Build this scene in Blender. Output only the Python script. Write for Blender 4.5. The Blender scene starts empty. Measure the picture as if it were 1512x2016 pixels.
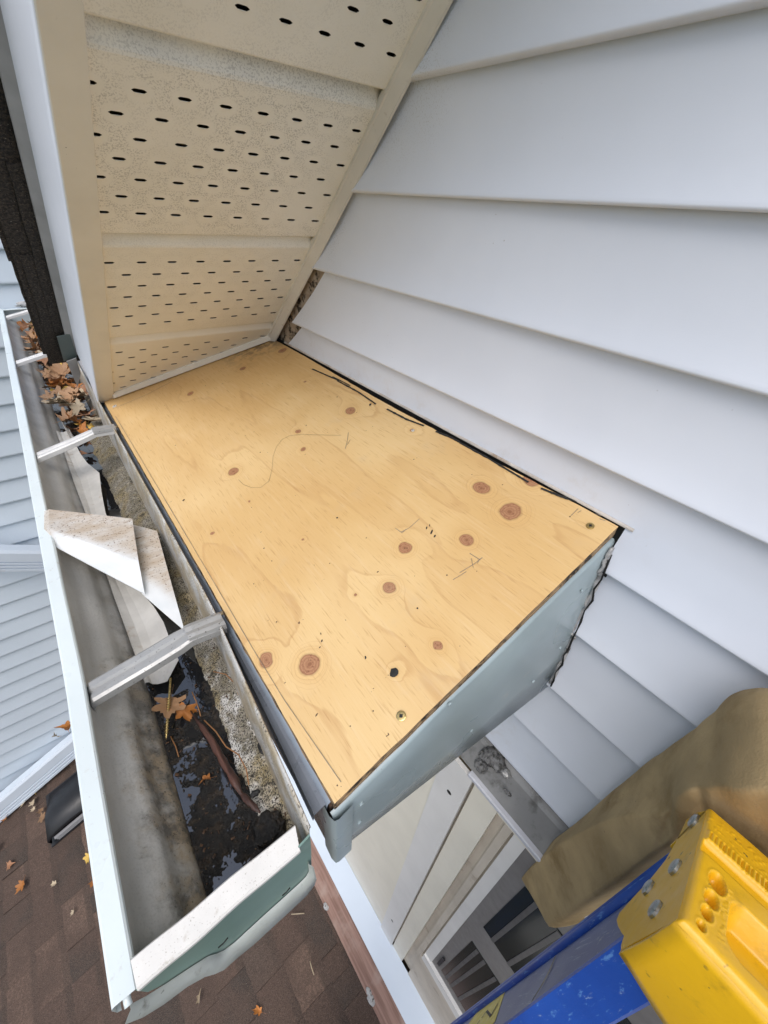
import bpy, bmesh, math, random
from mathutils import Vector, Matrix, noise
random.seed(7)
scene = bpy.context.scene
col = scene.collection

# ------------------------------------------------------------------ camera, sky, sun, exposure
RIGHT = Vector((0.7899, -0.6102, 0.0588)); DOWN = Vector((-0.3282, -0.5023, -0.8000)); FWD = Vector((0.5176, 0.6127, -0.5972))
FWD.normalize(); RIGHT = (RIGHT - FWD * RIGHT.dot(FWD)).normalized(); DOWN = FWD.cross(RIGHT)
FPX = 811.0
cam_data = bpy.data.cameras.new('camera'); cam = bpy.data.objects.new('camera', cam_data); col.objects.link(cam)
cam_data.sensor_fit = 'HORIZONTAL'; cam_data.sensor_width = 36; cam_data.lens = FPX / 1512 * 36
cam_data.clip_start = 0.01; cam_data.clip_end = 500
cam.matrix_world = Matrix(((RIGHT.x, -DOWN.x, -FWD.x, 0), (RIGHT.y, -DOWN.y, -FWD.y, 0), (RIGHT.z, -DOWN.z, -FWD.z, 0), (0, 0, 0, 1)))
scene.camera = cam

SUN_EL, SUN_AZ = math.radians(58), math.radians(232)   # azimuth measured from +Y towards +X: behind and left of the camera
world = bpy.data.worlds.new('World'); scene.world = world; world.use_nodes = True
wt = world.node_tree; bg = wt.nodes['Background']
sky = wt.nodes.new('ShaderNodeTexSky'); sky.sky_type = 'NISHITA'; sky.sun_disc = False
sky.sun_elevation = SUN_EL; sky.sun_rotation = SUN_AZ; sky.air_density = 1.0; sky.dust_density = 3.0; sky.ozone_density = 1.0
hs = wt.nodes.new('ShaderNodeHueSaturation'); hs.inputs['Saturation'].default_value = 0.72     # an overcast, nearly white sky
wt.links.new(sky.outputs[0], hs.inputs['Color']); wt.links.new(hs.outputs[0], bg.inputs['Color'])
bg.inputs['Strength'].default_value = 0.14
sd = bpy.data.lights.new('sun', 'SUN'); sd.energy = 1.1; sd.angle = math.radians(50); sd.color = (1, 0.985, 0.97)
so = bpy.data.objects.new('sun', sd); col.objects.link(so)
sdir = Vector((math.sin(SUN_AZ) * math.cos(SUN_EL), math.cos(SUN_AZ) * math.cos(SUN_EL), math.sin(SUN_EL)))
so.rotation_euler = sdir.to_track_quat('Z', 'Y').to_euler(); so.location = sdir * 20
vs = scene.view_settings; vs.view_transform = 'Standard'; vs.look = 'None'; vs.exposure = 0.44; vs.gamma = 1; vs.use_curve_mapping = False

scene.cycles.max_bounces = 8; scene.cycles.diffuse_bounces = 6; scene.cycles.glossy_bounces = 3; scene.cycles.caustics_reflective = False; scene.cycles.caustics_refractive = False

# ------------------------------------------------------------------ helpers
def ray(px, py): return RIGHT * (px - 756) + DOWN * (py - 1008) + FWD * FPX
def atX(px, py, X): d = ray(px, py); return d * (X / d.x)
def atY(px, py, Y): d = ray(px, py); return d * (Y / d.y)
def atZ(px, py, Z): d = ray(px, py); return d * (Z / d.z)
def atP(px, py, p, n): d = ray(px, py); p = Vector(p); n = Vector(n); return d * (p.dot(n) / d.dot(n))

def link(name, me, m, parent=None, smooth=False):
    o = bpy.data.objects.new(name, me); col.objects.link(o)
    if m is not None and not me.materials: me.materials.append(m)
    if smooth:
        for p in me.polygons: p.use_smooth = True
    if parent is not None:
        o.parent = parent; o.matrix_parent_inverse = Matrix.Translation(-parent.location)
    return o
def mesh(name, verts, faces, m, parent=None, smooth=False):
    me = bpy.data.meshes.new(name); me.from_pydata([tuple(v) for v in verts], [], faces); me.update()
    return link(name, me, m, parent, smooth)
def fix(o):
    bm = bmesh.new(); bm.from_mesh(o.data); bmesh.ops.remove_doubles(bm, verts=bm.verts, dist=1e-6); bmesh.ops.recalc_face_normals(bm, faces=bm.faces); bm.to_mesh(o.data); bm.free(); return o
def tag(o, label, cat, group=None, kind=None):
    if label: o['label'] = label
    if cat: o['category'] = cat
    if group: o['group'] = group
    if kind: o['kind'] = kind
    return o
def thing(name, label, cat, loc=(0, 0, 0), group=None):
    o = bpy.data.objects.new(name, None); col.objects.link(o); o.location = loc; o.empty_display_size = .05
    return tag(o, label, cat, group)
def boxm(name, lo, hi, m, parent=None, bev=0.0, seg=2):
    bm = bmesh.new(); bmesh.ops.create_cube(bm, size=1)
    for v in bm.verts: v.co = Vector([lo[i] + (hi[i] - lo[i]) * (v.co[i] + .5) for i in range(3)])
    if bev: bmesh.ops.bevel(bm, geom=bm.edges[:], offset=bev, segments=seg, affect='EDGES', clamp_overlap=True)
    me = bpy.data.meshes.new(name); bm.to_mesh(me); bm.free()
    return link(name, me, m, parent, smooth=False)
def slab(name, poly, off, m, parent=None):
    """polygon extruded by vector off"""
    n = len(poly); off = Vector(off); V = [Vector(p) for p in poly] + [Vector(p) + off for p in poly]
    F = [list(range(n)), list(range(2 * n - 1, n - 1, -1))] + [[i, i + n, (i + 1) % n + n, (i + 1) % n] for i in range(n)]
    return fix(mesh(name, V, F, m, parent))
def sheet(name, rows, th, m, parent=None, smooth=True, down=(0, 0, -1)):
    """grid of points (rows x cols) with a thickness"""
    r, c = len(rows), len(rows[0]); V = [Vector(p) for row in rows for p in row]; d = Vector(down) * th
    n = len(V); V += [v + d for v in V]; F = []
    for i in range(r - 1):
        for j in range(c - 1):
            a = i * c + j; F.append([a, a + 1, a + c + 1, a + c]); F.append([n + a, n + a + c, n + a + c + 1, n + a + 1])
    for i in range(r - 1):
        for j in (0, c - 1):
            a = i * c + j; F.append([a, a + c, a + c + n, a + n])
    for j in range(c - 1):
        for i in (0, r - 1):
            a = i * c + j; F.append([a, a + 1, a + 1 + n, a + n])
    return fix(mesh(name, V, F, m, parent, smooth))
def extrude_profile(name, prof, y0, y1, m, parent=None, smooth=False, n=1, fn=None, closed=False):
    """open or closed profile in (x,z) swept along Y"""
    V = []; F = []; k = len(prof)
    for i in range(n + 1):
        y = y0 + (y1 - y0) * i / n
        for (x, z) in prof:
            p = Vector((x, y, z)); V.append(fn(p) if fn else p)
    for i in range(n):
        for j in range(k if closed else k - 1):
            a = i * k + j; b = i * k + (j + 1) % k; F.append([a, b, b + k, a + k])
    if closed: F += [list(range(k)), list(range((n + 1) * k - 1, n * k - 1, -1))]
    return fix(mesh(name, V, F, m, parent, smooth))
def tube(name, pts, r, m, parent=None, sides=8, caps=True, taper=None, scale2=1.0):
    V = []; F = []; pts = [Vector(p) for p in pts]; n = len(pts)
    up = Vector((.13, .21, .97))
    for i, p in enumerate(pts):
        t = (pts[min(i + 1, n - 1)] - pts[max(i - 1, 0)]).normalized(); a = t.cross(up).normalized(); b = t.cross(a)
        rr = r * (taper[i] if taper else 1)
        for s in range(sides):
            an = 2 * math.pi * s / sides; V.append(p + a * math.cos(an) * rr + b * math.sin(an) * rr * scale2)
    for i in range(n - 1):
        for s in range(sides):
            F.append([i * sides + s, i * sides + (s + 1) % sides, (i + 1) * sides + (s + 1) % sides, (i + 1) * sides + s])
    if caps: F += [list(range(sides)), list(range(n * sides - 1, (n - 1) * sides - 1, -1))]
    return fix(mesh(name, V, F, m, parent, True))
def disc(name, c, nrm, r, h, m, parent=None, seg=16, dome=.5):
    """a shallow domed head"""
    c = Vector(c); nrm = Vector(nrm).normalized(); a = nrm.orthogonal().normalized(); b = nrm.cross(a)
    V = []; F = []
    rings = [(r, -h * .5), (r, h * (1 - dome)), (r * .8, h * (1 - dome * .3)), (r * .45, h)]
    for (rr, hh) in rings:
        for s in range(seg):
            an = 2 * math.pi * s / seg; V.append(c + a * math.cos(an) * rr + b * math.sin(an) * rr + nrm * hh)
    for i in range(len(rings) - 1):
        for s in range(seg): F.append([i * seg + s, i * seg + (s + 1) % seg, (i + 1) * seg + (s + 1) % seg, (i + 1) * seg + s])
    F.append(list(range((len(rings) - 1) * seg, len(rings) * seg)))
    return fix(mesh(name, V, F, m, parent, False))

# ------------------------------------------------------------------ materials
class NT:
    def __init__(s, name):
        s.m = bpy.data.materials.new(name); s.m.use_nodes = True; s.t = s.m.node_tree; s.b = s.t.nodes['Principled BSDF']
        s.pos = s.t.nodes.new('ShaderNodeNewGeometry').outputs['Position']
    def n(s, typ, **kw):
        x = s.t.nodes.new(typ)
        for k, v in kw.items():
            if k.startswith('i_'):
                key = k[2:]; key = int(key) if key.isdigit() else key.replace('_', ' ')
                s.put(x.inputs[key], v)
            else: setattr(x, k, v)
        return x
    def put(s, sock, v):
        if isinstance(v, bpy.types.NodeSocket): s.t.links.new(v, sock)
        elif isinstance(v, (tuple, list)) and len(v) == 3 and sock.type == 'RGBA': sock.default_value = (*v, 1)
        else: sock.default_value = v
    def noise(s, scale, detail=4, rough=.55, vec=None, dist=0.0):
        return s.n('ShaderNodeTexNoise', i_Scale=scale, i_Detail=detail, i_Roughness=rough, i_Vector=vec or s.pos, i_Distortion=dist).outputs['Fac']
    def vor(s, scale, vec=None, out='Distance'):
        return s.n('ShaderNodeTexVoronoi', i_Scale=scale, i_Vector=vec or s.pos).outputs[out]
    def math(s, op, a, b=0.0, c=None):
        x = s.n('ShaderNodeMath', operation=op); s.put(x.inputs[0], a); s.put(x.inputs[1], b)
        if c is not None: s.put(x.inputs[2], c)
        return x.outputs[0]
    def ramp(s, v, lo, hi, a=0.0, b=1.0, smooth=True):
        x = s.n('ShaderNodeMapRange', interpolation_type='SMOOTHSTEP' if smooth else 'LINEAR')
        for i, q in enumerate((v, lo, hi, a, b)): s.put(x.inputs[i], q)
        return x.outputs[0]
    def mix(s, f, a, b, blend='MIX'):
        x = s.n('ShaderNodeMix', data_type='RGBA', blend_type=blend); s.put(x.inputs[0], f); s.put(x.inputs[6], a); s.put(x.inputs[7], b); return x.outputs[2]
    def scl(s, v, k):
        return s.n('ShaderNodeMapping', i_Vector=v, i_Scale=k).outputs[0]
    def sep(s, v): return s.n('ShaderNodeSeparateXYZ', i_0=v).outputs
    def out(s, colr, rough=.5, bump=None, bstr=.2, bdist=.002, metal=0.0, spec=None, coat=None):
        s.put(s.b.inputs['Base Color'], colr); s.put(s.b.inputs['Roughness'], rough); s.put(s.b.inputs['Metallic'], metal)
        if spec is not None: s.put(s.b.inputs['Specular IOR Level'], spec)
        if coat is not None: s.put(s.b.inputs['Coat Weight'], coat); s.put(s.b.inputs['Coat Roughness'], .08)
        if bump is not None:
            x = s.n('ShaderNodeBump', i_Strength=bstr, i_Distance=bdist, i_Height=bump); s.t.links.new(x.outputs[0], s.b.inputs['Normal'])
        return s.m

def simple(name, base, rough=.45, var=.10, vs=14, dirt=None, dscale=60, dlo=.58, dhi=.72, dmask=None, speck=None, sscale=700, slo=.66, shi=.74, smask=6, bump=.08, bscale=120, metal=0.0, spec=None):
    t = NT(name); c = t.mix(t.ramp(t.noise(vs, 5), .3, .7), tuple(x * (1 - var) for x in base), tuple(min(1, x * (1 + var * .5)) for x in base))
    if dirt is not None:
        f = t.ramp(t.noise(dscale, 6, .65), dlo, dhi)
        c = t.mix(f, c, dirt)
    if speck is not None:
        f = t.math('MULTIPLY', t.ramp(t.noise(sscale, 2, .5), slo, shi), t.ramp(t.noise(smask, 4), .42, .62))
        c = t.mix(f, c, speck)
    return t.out(c, t.ramp(t.noise(bscale * .4, 3), .3, .7, rough * .85, min(1, rough * 1.15)), t.noise(bscale, 5), bump, .003, metal, spec)

M = {}
def ok_soffit():
    # cream aluminium; the grime leaves a clean halo round every louvre slit (lattice in local coordinates)
    t = NT('soffit_cream'); tc = t.n('ShaderNodeTexCoord').outputs['Object']; x, y, z = t.sep(tc)[0:3]
    def lat(ox, oy, du, dv):
        a = t.math('SUBTRACT', t.math('WRAP', t.math('ADD', x, -ox), du / 2, -du / 2), 0.0)
        b = t.math('WRAP', t.math('ADD', y, -oy), dv / 2, -dv / 2)
        a = t.math('MULTIPLY', a, .78)
        return t.math('SQRT', t.math('ADD', t.math('MULTIPLY', a, a), t.math('MULTIPLY', b, b)))
    d = t.math('MINIMUM', lat(.1386, .046, .0385, .0464), lat(.1193, .046 + .0232, .0385, .0464))
    out_rows = t.math('MAXIMUM', t.ramp(y, .034, .018), t.ramp(y, .2, .208))
    halo = t.math('MAXIMUM', t.ramp(d, .0075, .0115), out_rows)
    oi = t.n('ShaderNodeObjectInfo').outputs['Color']
    grime = t.math('MULTIPLY', t.ramp(t.noise(650, 2, .6), .50, .60), halo)
    grime = t.math('MULTIPLY', grime, t.ramp(t.noise(9, 3), .32, .55))
    amt = t.sep(oi)[0]
    grime = t.math('MULTIPLY', grime, amt)
    c = t.mix(t.ramp(t.noise(12, 4), .3, .7), (.80, .78, .70), (.85, .83, .755))
    band = t.ramp(t.noise(18, 4), .3, .6)
    film = t.math('MULTIPLY', t.math('MULTIPLY', t.ramp(y, .03, .004), band), amt)
    c = t.mix(t.math('MULTIPLY', film, .5), c, (.55, .57, .58))
    c = t.mix(t.math('MULTIPLY', grime, .42), c, (.24, .235, .215))
    return t.out(c, .42, t.noise(200, 3), .05)
M['soffit'] = ok_soffit()
M['cream'] = simple('cream_trim', (.76, .735, .655), .42, .07, 10, dirt=(.42, .38, .30), dscale=40, dlo=.66, dhi=.82, speck=(.12, .10, .08), sscale=420, slo=.74, shi=.78)
M['cream_clad'] = simple('cream_cladding', (.84, .80, .69), .45, .05, 8, speck=(.2, .17, .12), sscale=300, slo=.76, shi=.8)
M['wframe'] = simple('window_frame_white', (.82, .805, .775), .4, .06, 9)
M['beige'] = simple('window_recess_beige', (.62, .555, .465), .5, .10, 7, dirt=(.40, .33, .25), dscale=22, dlo=.56, dhi=.76)
M['trimw'] = simple('dusty_white_trim', (.68, .665, .615), .45, .1, 12, dirt=(.3, .27, .22), dscale=90, dlo=.62, dhi=.78)
def siding():
    t = NT('white_vinyl_siding'); p = t.scl(t.pos, (60, 5, 60))
    c = t.mix(t.ramp(t.noise(4, 4), .3, .7), (.65, .695, .78), (.705, .75, .835))
    x, y, z = t.sep(t.pos)[0:3]
    # mildew specks under the overhang, in patches
    m = t.math('MULTIPLY', t.ramp(t.noise(620, 2, .6), .56, .66), t.ramp(t.noise(7, 3), .40, .60))
    near = t.ramp(t.math('ADD', t.math('MULTIPLY', y, .9), z), .36, .60)
    c = t.mix(t.math('MULTIPLY', t.math('MULTIPLY', m, near), .55), c, (.30, .29, .27))
    low = t.math('MULTIPLY', t.ramp(t.noise(26, 6, .7), .50, .72), t.ramp(z, -.18, -.26))
    low = t.math('MULTIPLY', low, t.ramp(y, .02, .16))
    c = t.mix(t.math('MULTIPLY', low, .3), c, (.48, .43, .38))
    sp = t.math('MULTIPLY', t.ramp(t.noise(240, 2), .76, .79), t.ramp(t.noise(5, 2), .5, .7))
    c = t.mix(sp, c, (.25, .22, .2))
    return t.out(c, .5, t.math('ADD', t.noise(30, 3, .5, p), t.math('MULTIPLY', t.noise(400, 2), .3)), .045, .002)
M['siding'] = siding()
M['siding_far'] = simple('weathered_vinyl_siding', (.62, .70, .775), .5, .05, 3, dirt=(.42, .45, .44), dscale=5, dlo=.62, dhi=.9, speck=(.2, .2, .2), sscale=90, slo=.74, shi=.78, smask=3)
M['fascia'] = simple('white_aluminium_cover', (.78, .81, .87), .34, .04, 6, bump=0.0, bscale=8)
M['dripedge'] = simple('grey_drip_edge', (.40, .39, .385), .5, .15, 20)
M['teal'] = simple('pale_teal_aluminium', (.33, .405, .43), .30, .10, 9, dirt=(.45, .47, .46), dscale=35, dlo=.60, dhi=.80, speck=(.05, .05, .05), sscale=160, slo=.76, shi=.79, bump=.06, bscale=18)
M['teal_dark'] = simple('green_gutter_cap', (.17, .27, .235), .38, .14, 14, dirt=(.28, .35, .32), dscale=30, dlo=.55, dhi=.8, bump=.06, bscale=22)
M['lip'] = simple('gutter_lip_white', (.72, .80, .815), .32, .06, 7, dirt=(.55, .56, .54), dscale=120, dlo=.60, dhi=.78, speck=(.3, .27, .3), sscale=330, slo=.70, shi=.76, smask=12, bump=.05, bscale=60)
M['capflange'] = simple('speckled_cap_flange', (.72, .71, .68), .4, .08, 30, dirt=(.55, .52, .47), dscale=160, dlo=.56, dhi=.78, speck=(.42, .39, .35), sscale=900, slo=.64, shi=.74)
M['capgrey'] = simple('grime_grey_flange', (.42, .45, .43), .4, .2, 16, dirt=(.12, .11, .09), dscale=45, dlo=.58, dhi=.76, speck=(.05, .05, .04), sscale=260, slo=.68, shi=.74)
def trough():
    # white paint gone grey, brown grime creeping up from the floor, granule specks near the back
    t = NT('gutter_trough'); x, y, z = t.sep(t.pos)[0:3]
    c = t.mix(t.ramp(t.noise(16, 5), .3, .7), (.45, .445, .42), (.57, .565, .54))
    st = t.scl(t.pos, (40, 5, 40))
    c = t.mix(t.math('MULTIPLY', t.ramp(t.noise(1.0, 5, .6, st), .5, .72), .35), c, (.30, .285, .255))
    n1 = t.noise(22, 7, .7)
    nearend = t.ramp(y, .55, .22)
    lo = t.ramp(t.math('ADD', z, t.math('MULTIPLY', t.math('SUBTRACT', n1, .5), .16)), t.math('ADD', -.440, t.math('MULTIPLY', nearend, .022)), -.463)
    lo = t.math('MULTIPLY', lo, t.math('ADD', t.math('MULTIPLY', nearend, .62), .22))
    c = t.mix(lo, c, t.mix(t.ramp(t.noise(50, 6, .7), .4, .62), (.055, .045, .03), (.33, .25, .15)))
    # speckle of roof granules
    g = t.math('MULTIPLY', t.ramp(t.noise(520, 3, .6), .54, .62), t.ramp(t.noise(20, 4), .30, .62))
    back = t.ramp(x, .0, .02)
    c = t.mix(t.math('MULTIPLY', back, t.ramp(t.noise(30, 5), .42, .60)), c, (.40, .34, .24))
    c = t.mix(t.math('MULTIPLY', g, t.math('ADD', t.math('MULTIPLY', back, .75), .12)), c, (.035, .03, .025))
    gs = t.math('MULTIPLY', t.ramp(t.noise(340, 3, .6), .60, .68), lo)
    c = t.mix(gs, c, (.03, .026, .02))
    return t.out(c, t.ramp(n1, .3, .7, .3, .6), t.noise(260, 5), .18, .003)
M['trough'] = trough()
M['silt'] = None
def silt():
    t = NT('roof_granule_silt'); x, y, z = t.sep(t.pos)[0:3]
    n = t.noise(700, 3, .7); n2 = t.noise(45, 6, .7)
    c = t.mix(t.ramp(n2, .35, .65), (.20, .175, .115), (.36, .33, .27))
    white = t.math('MULTIPLY', t.ramp(y, .40, .30), t.ramp(t.noise(38, 6, .7), .44, .58))
    c = t.mix(white, c, (.74, .73, .70))
    yel = t.math('MULTIPLY', t.ramp(t.noise(30, 4), .5, .66), .6)
    c = t.mix(yel, c, (.38, .29, .12))
    c = t.mix(t.ramp(n, .50, .56), c, (.025, .022, .018))
    c = t.mix(t.ramp(t.noise(60, 6, .72), .56, .66), c, (.03, .026, .02))
    return t.out(c, .75, t.math('ADD', n, t.math('MULTIPLY', n2, 1.5)), .7, .003)
M['silt'] = silt()
def sludge():
    t = NT('wet_black_sludge'); n = t.noise(240, 5, .65)
    c = t.mix(t.ramp(t.noise(110, 4), .45, .7), (.008, .008, .008), (.028, .02, .013))
    c = t.mix(t.ramp(t.noise(430, 2), .68, .74), c, (.12, .08, .04))
    return t.out(c, t.ramp(t.noise(90, 3), .4, .6, .05, .20), n, .9, .005)
M['sludge'] = sludge()
def water():
    t = NT('standing_water'); 
    t.b.inputs['IOR'].default_value = 2.1; return t.out((.012, .013, .015), .05, t.noise(60, 3), .10, .002, spec=.7)
M['water'] = water()
M['alu'] = simple('dull_aluminium', (.40, .40, .39), .42, .12, 30, dirt=(.22, .20, .17), dscale=70, dlo=.60, dhi=.78, speck=(.08, .07, .06), sscale=420, slo=.66, shi=.72, metal=.35)
M['alu_light'] = simple('white_painted_hanger', (.62, .62, .61), .4, .1, 30, dirt=(.34, .31, .27), dscale=80, dlo=.62, dhi=.8, metal=.1)
def scrap():
    t = NT('stained_white_scrap'); x, y, z = t.sep(t.pos)[0:3]
    c = t.mix(t.ramp(t.noise(20, 4), .3, .7), (.70, .74, .76), (.80, .82, .83))
    tc = t.n('ShaderNodeAttribute', attribute_name='stain').outputs['Fac']
    st = t.scl(t.pos, (18, 90, 60))
    f = t.math('MULTIPLY', tc, t.ramp(t.noise(1.2, 6, .7, st), .22, .62, .45, 1.0))
    c = t.mix(t.math('MULTIPLY', f, t.ramp(t.noise(40, 5), .25, .6, .55, 1)), c, (.50, .42, .33))
    c = t.mix(t.math('MULTIPLY', tc, t.ramp(t.noise(2.2, 6, .7, st), .56, .70)), c, (.20, .11, .05))
    c = t.mix(t.math('MULTIPLY', tc, t.ramp(t.noise(420, 3), .60, .68)), c, (.14, .08, .04))
    return t.out(c, .4, t.noise(40, 4), .08)
M['scrap'] = scrap()
M['oldflash'] = simple('dirty_white_flashing', (.56, .55, .52), .42, .16, 25, dirt=(.32, .23, .15), dscale=34, dlo=.58, dhi=.76, speck=(.09, .07, .05), sscale=500, slo=.66, shi=.74)
def shingle(name, ca, cb, cc):
    t = NT(name); r = t.n('ShaderNodeObjectInfo').outputs['Random']; lx = t.sep(t.n('ShaderNodeTexCoord').outputs['Object'])[0]
    c = t.mix(t.ramp(r, .3, .62), ca, cb); c = t.mix(t.ramp(r, .66, .82), c, cc)
    c = t.mix(t.math('MULTIPLY', t.ramp(t.math('ADD', lx, t.math('MULTIPLY', t.noise(40, 3), .02)), .115, .128), .6), c, tuple(q * .5 for q in cc))
    c = t.mix(t.ramp(t.noise(95, 2, .6), .38, .66, .55, 0), c, tuple(q * .35 for q in ca))
    g = t.noise(330, 3, .7)
    c = t.mix(t.ramp(t.noise(5, 5), .35, .7), c, tuple(q * .7 for q in ca))
    c = t.mix(t.ramp(g, .35, .75), t.mix(.45, c, (.012, .01, .009)), t.mix(.28, c, (.30, .22, .16)))
    c = t.mix(t.ramp(t.noise(600, 1), .72, .76), c, (.36, .32, .28))
    return t.out(c, .88, g, .8, .004)
M['shingle'] = shingle('brown_asphalt_shingle', (.115, .068, .052), (.225, .140, .103), (.046, .037, .034))
M['shingle_dark'] = shingle('black_asphalt_shingle', (.020, .019, .018), (.028, .026, .024), (.012, .012, .012))
def cedar():
    t = NT('weathered_cedar'); p = t.scl(t.pos, (90, 4, 90))
    g = t.noise(1, 6, .6, p)
    c = t.mix(t.ramp(g, .3, .7), (.19, .105, .08), (.33, .205, .165)); c = t.mix(t.ramp(t.noise(8, 4), .5, .7), c, (.36, .26, .22))
    return t.out(c, .75, g, .4, .003)
M['cedar'] = cedar()
def rotwood():
    t = NT('rotten_dark_wood'); p = t.scl(t.pos, (120, 14, 120)); g = t.noise(1, 6, .65, p)
    c = t.mix(t.ramp(g, .35, .65), (.018, .012, .008), (.10, .055, .032)); c = t.mix(t.ramp(t.noise(40, 4), .60, .7), c, (.22, .12, .07))
    return t.out(c, .85, g, .8, .006)
M['rot'] = rotwood()
def oldboard():
    t = NT('mildewed_sheathing'); p = t.scl(t.pos, (60, 16, 60)); g = t.noise(1, 6, .7, p)
    c = t.mix(t.ramp(g, .35, .7), (.34, .27, .20), (.47, .40, .32)); c = t.mix(t.ramp(t.noise(55, 6, .7), .48, .60), c, (.035, .028, .02))
    return t.out(c, .85, g, .5, .004)
M['sheath'] = oldboard()
M['black'] = simple('tar_and_shade_black', (.010, .010, .010), .6, .3, 90, bump=.4, bscale=200)
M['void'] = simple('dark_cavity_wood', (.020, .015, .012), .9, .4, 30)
M['caulk'] = simple('cracked_grey_caulk', (.42, .42, .42), .6, .15, 60, dirt=(.05, .045, .04), dscale=110, dlo=.58, dhi=.66, bump=.6, bscale=160)
M['sealant'] = simple('old_grey_sealant', (.20, .20, .20), .5, .4, 120, dirt=(.05, .05, .045), dscale=130, dlo=.5, dhi=.62, bump=.8, bscale=220)
M['ledge'] = simple('galvanised_ledge', (.30, .305, .305), .45, .25, 14, dirt=(.10, .10, .095), dscale=26, dlo=.52, dhi=.72, speck=(.6, .6, .6), sscale=260, slo=.72, shi=.76)
M['lilac'] = simple('white_drip_cap', (.66, .67, .72), .4, .06, 20)
M['screw'] = simple('brass_screw', (.62, .47, .20), .25, .2, 200, metal=.9)
M['steel'] = simple('steel_rivet', (.46, .47, .47), .32, .15, 150, dirt=(.16, .16, .15), dscale=260, dlo=.56, dhi=.7, metal=.9)
M['pencil'] = simple('pencil_graphite', (.27, .22, .165), .6, .2, 60)
M['thread'] = simple('dark_thread', (.09, .06, .03), .8)
def fibre():
    t = NT('blue_fibreglass'); p = t.scl(t.pos, (240, 240, 26)); g = t.noise(1, 4, .6, p)
    c = t.mix(t.ramp(t.noise(9, 4), .3, .7), (.010, .055, .30), (.016, .085, .42))
    c = t.mix(t.math('MULTIPLY', t.ramp(g, .60, .70), .45), c, (.16, .36, .68))
    sc_ = t.scl(t.pos, (160, 160, 30)); c = t.mix(t.math('MULTIPLY', t.ramp(t.noise(1, 5, .75, sc_), .60, .70), .6), c, (.30, .40, .55)); c = t.mix(t.ramp(t.noise(46, 6, .75), .66, .74), c, (.34, .38, .44))
    return t.out(c, .38, g, .15, .002)
M['blue'] = fibre()
def web():
    t = NT('dusty_blue_web'); p = t.scl(t.pos, (200, 200, 20))
    c = t.mix(t.ramp(t.noise(8, 5), .3, .7), (.085, .11, .26), (.145, .17, .31)); c = t.mix(t.ramp(t.noise(1, 5, .7, p), .58, .70), c, (.30, .35, .48)); c = t.mix(t.ramp(t.noise(60, 6, .75), .63, .72), c, (.36, .37, .40))
    c = t.mix(t.ramp(t.noise(300, 2), .73, .77), c, (.4, .4, .42))
    return t.out(c, .45, t.noise(200, 4), .1)
M['web'] = web()
M['yellow'] = simple('yellow_plastic', (.74, .42, .010), .36, .06, 9, dirt=(.34, .20, .015), dscale=34, dlo=.56, dhi=.80, speck=(.05, .04, .03), sscale=170, slo=.69, shi=.75, smask=14, bump=.10, bscale=160)
M['sticker'] = simple('yellow_sticker', (.62, .50, .10), .5, .1, 60)
M['foam'] = simple('tan_foam', (.45, .33, .175), .95, .22, 12, dirt=(.27, .185, .085), dscale=13, dlo=.48, dhi=.74, speck=(.10, .07, .04), sscale=200, slo=.73, shi=.78, bump=.25, bscale=420, spec=.15)
def glass():
    t = NT('dark_window_glass'); return t.out((.018, .024, .024), .14, t.noise(3, 2), .02, .01, spec=.08)
M['glass'] = glass()
M['screen'] = simple('grey_sash', (.22, .21, .205), .5, .12, 60, bump=.1, bscale=300)
M['vent'] = simple('black_plastic_vent', (.012, .013, .016), .42, .2, 20, bump=.1, bscale=90)
def leafmat(name, a, b):
    t = NT(name); oc = t.n('ShaderNodeTexCoord').outputs['Object']; r = t.n('ShaderNodeObjectInfo').outputs['Random']
    c = t.mix(t.ramp(t.noise(60, 4, .6, oc), .3, .7), a, b); c = t.mix(t.ramp(t.noise(140, 3, .6, oc), .62, .72), c, tuple(q * .35 for q in a))
    hsv = t.n('ShaderNodeHueSaturation', i_Color=c); t.put(hsv.inputs['Value'], t.ramp(r, 0, 1, .7, 1.15, False))
    return t.out(hsv.outputs[0], .6, t.noise(200, 3, .6, oc), .25)
M['leaf_orange'] = leafmat('orange_leaf', (.34, .115, .022), (.50, .20, .04)); M['leaf_yellow'] = leafmat('yellow_leaf', (.58, .36, .06), (.66, .46, .12))
M['leaf_tan'] = leafmat('tan_leaf', (.25, .135, .065), (.40, .24, .13)); M['leaf_pale'] = leafmat('pale_leaf', (.40, .31, .20), (.56, .47, .34)); M['leaf_brown'] = leafmat('brown_leaf', (.22, .10, .05), (.36, .18, .09))
M['twig'] = simple('orange_needle', (.30, .14, .05), .7); M['splinter'] = rotwood(); 
def splinterm():
    t = NT('wet_red_wood'); p = t.scl(t.pos, (160, 10, 160)); g = t.noise(1, 6, .65, p)
    c = t.mix(t.ramp(g, .32, .7), (.022, .011, .010), (.12, .055, .04)); return t.out(c, .4, g, .8, .004)
M['splinter'] = splinterm()
M['ground'] = simple('lawn', (.06, .08, .035), .9, .4, 3)

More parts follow.
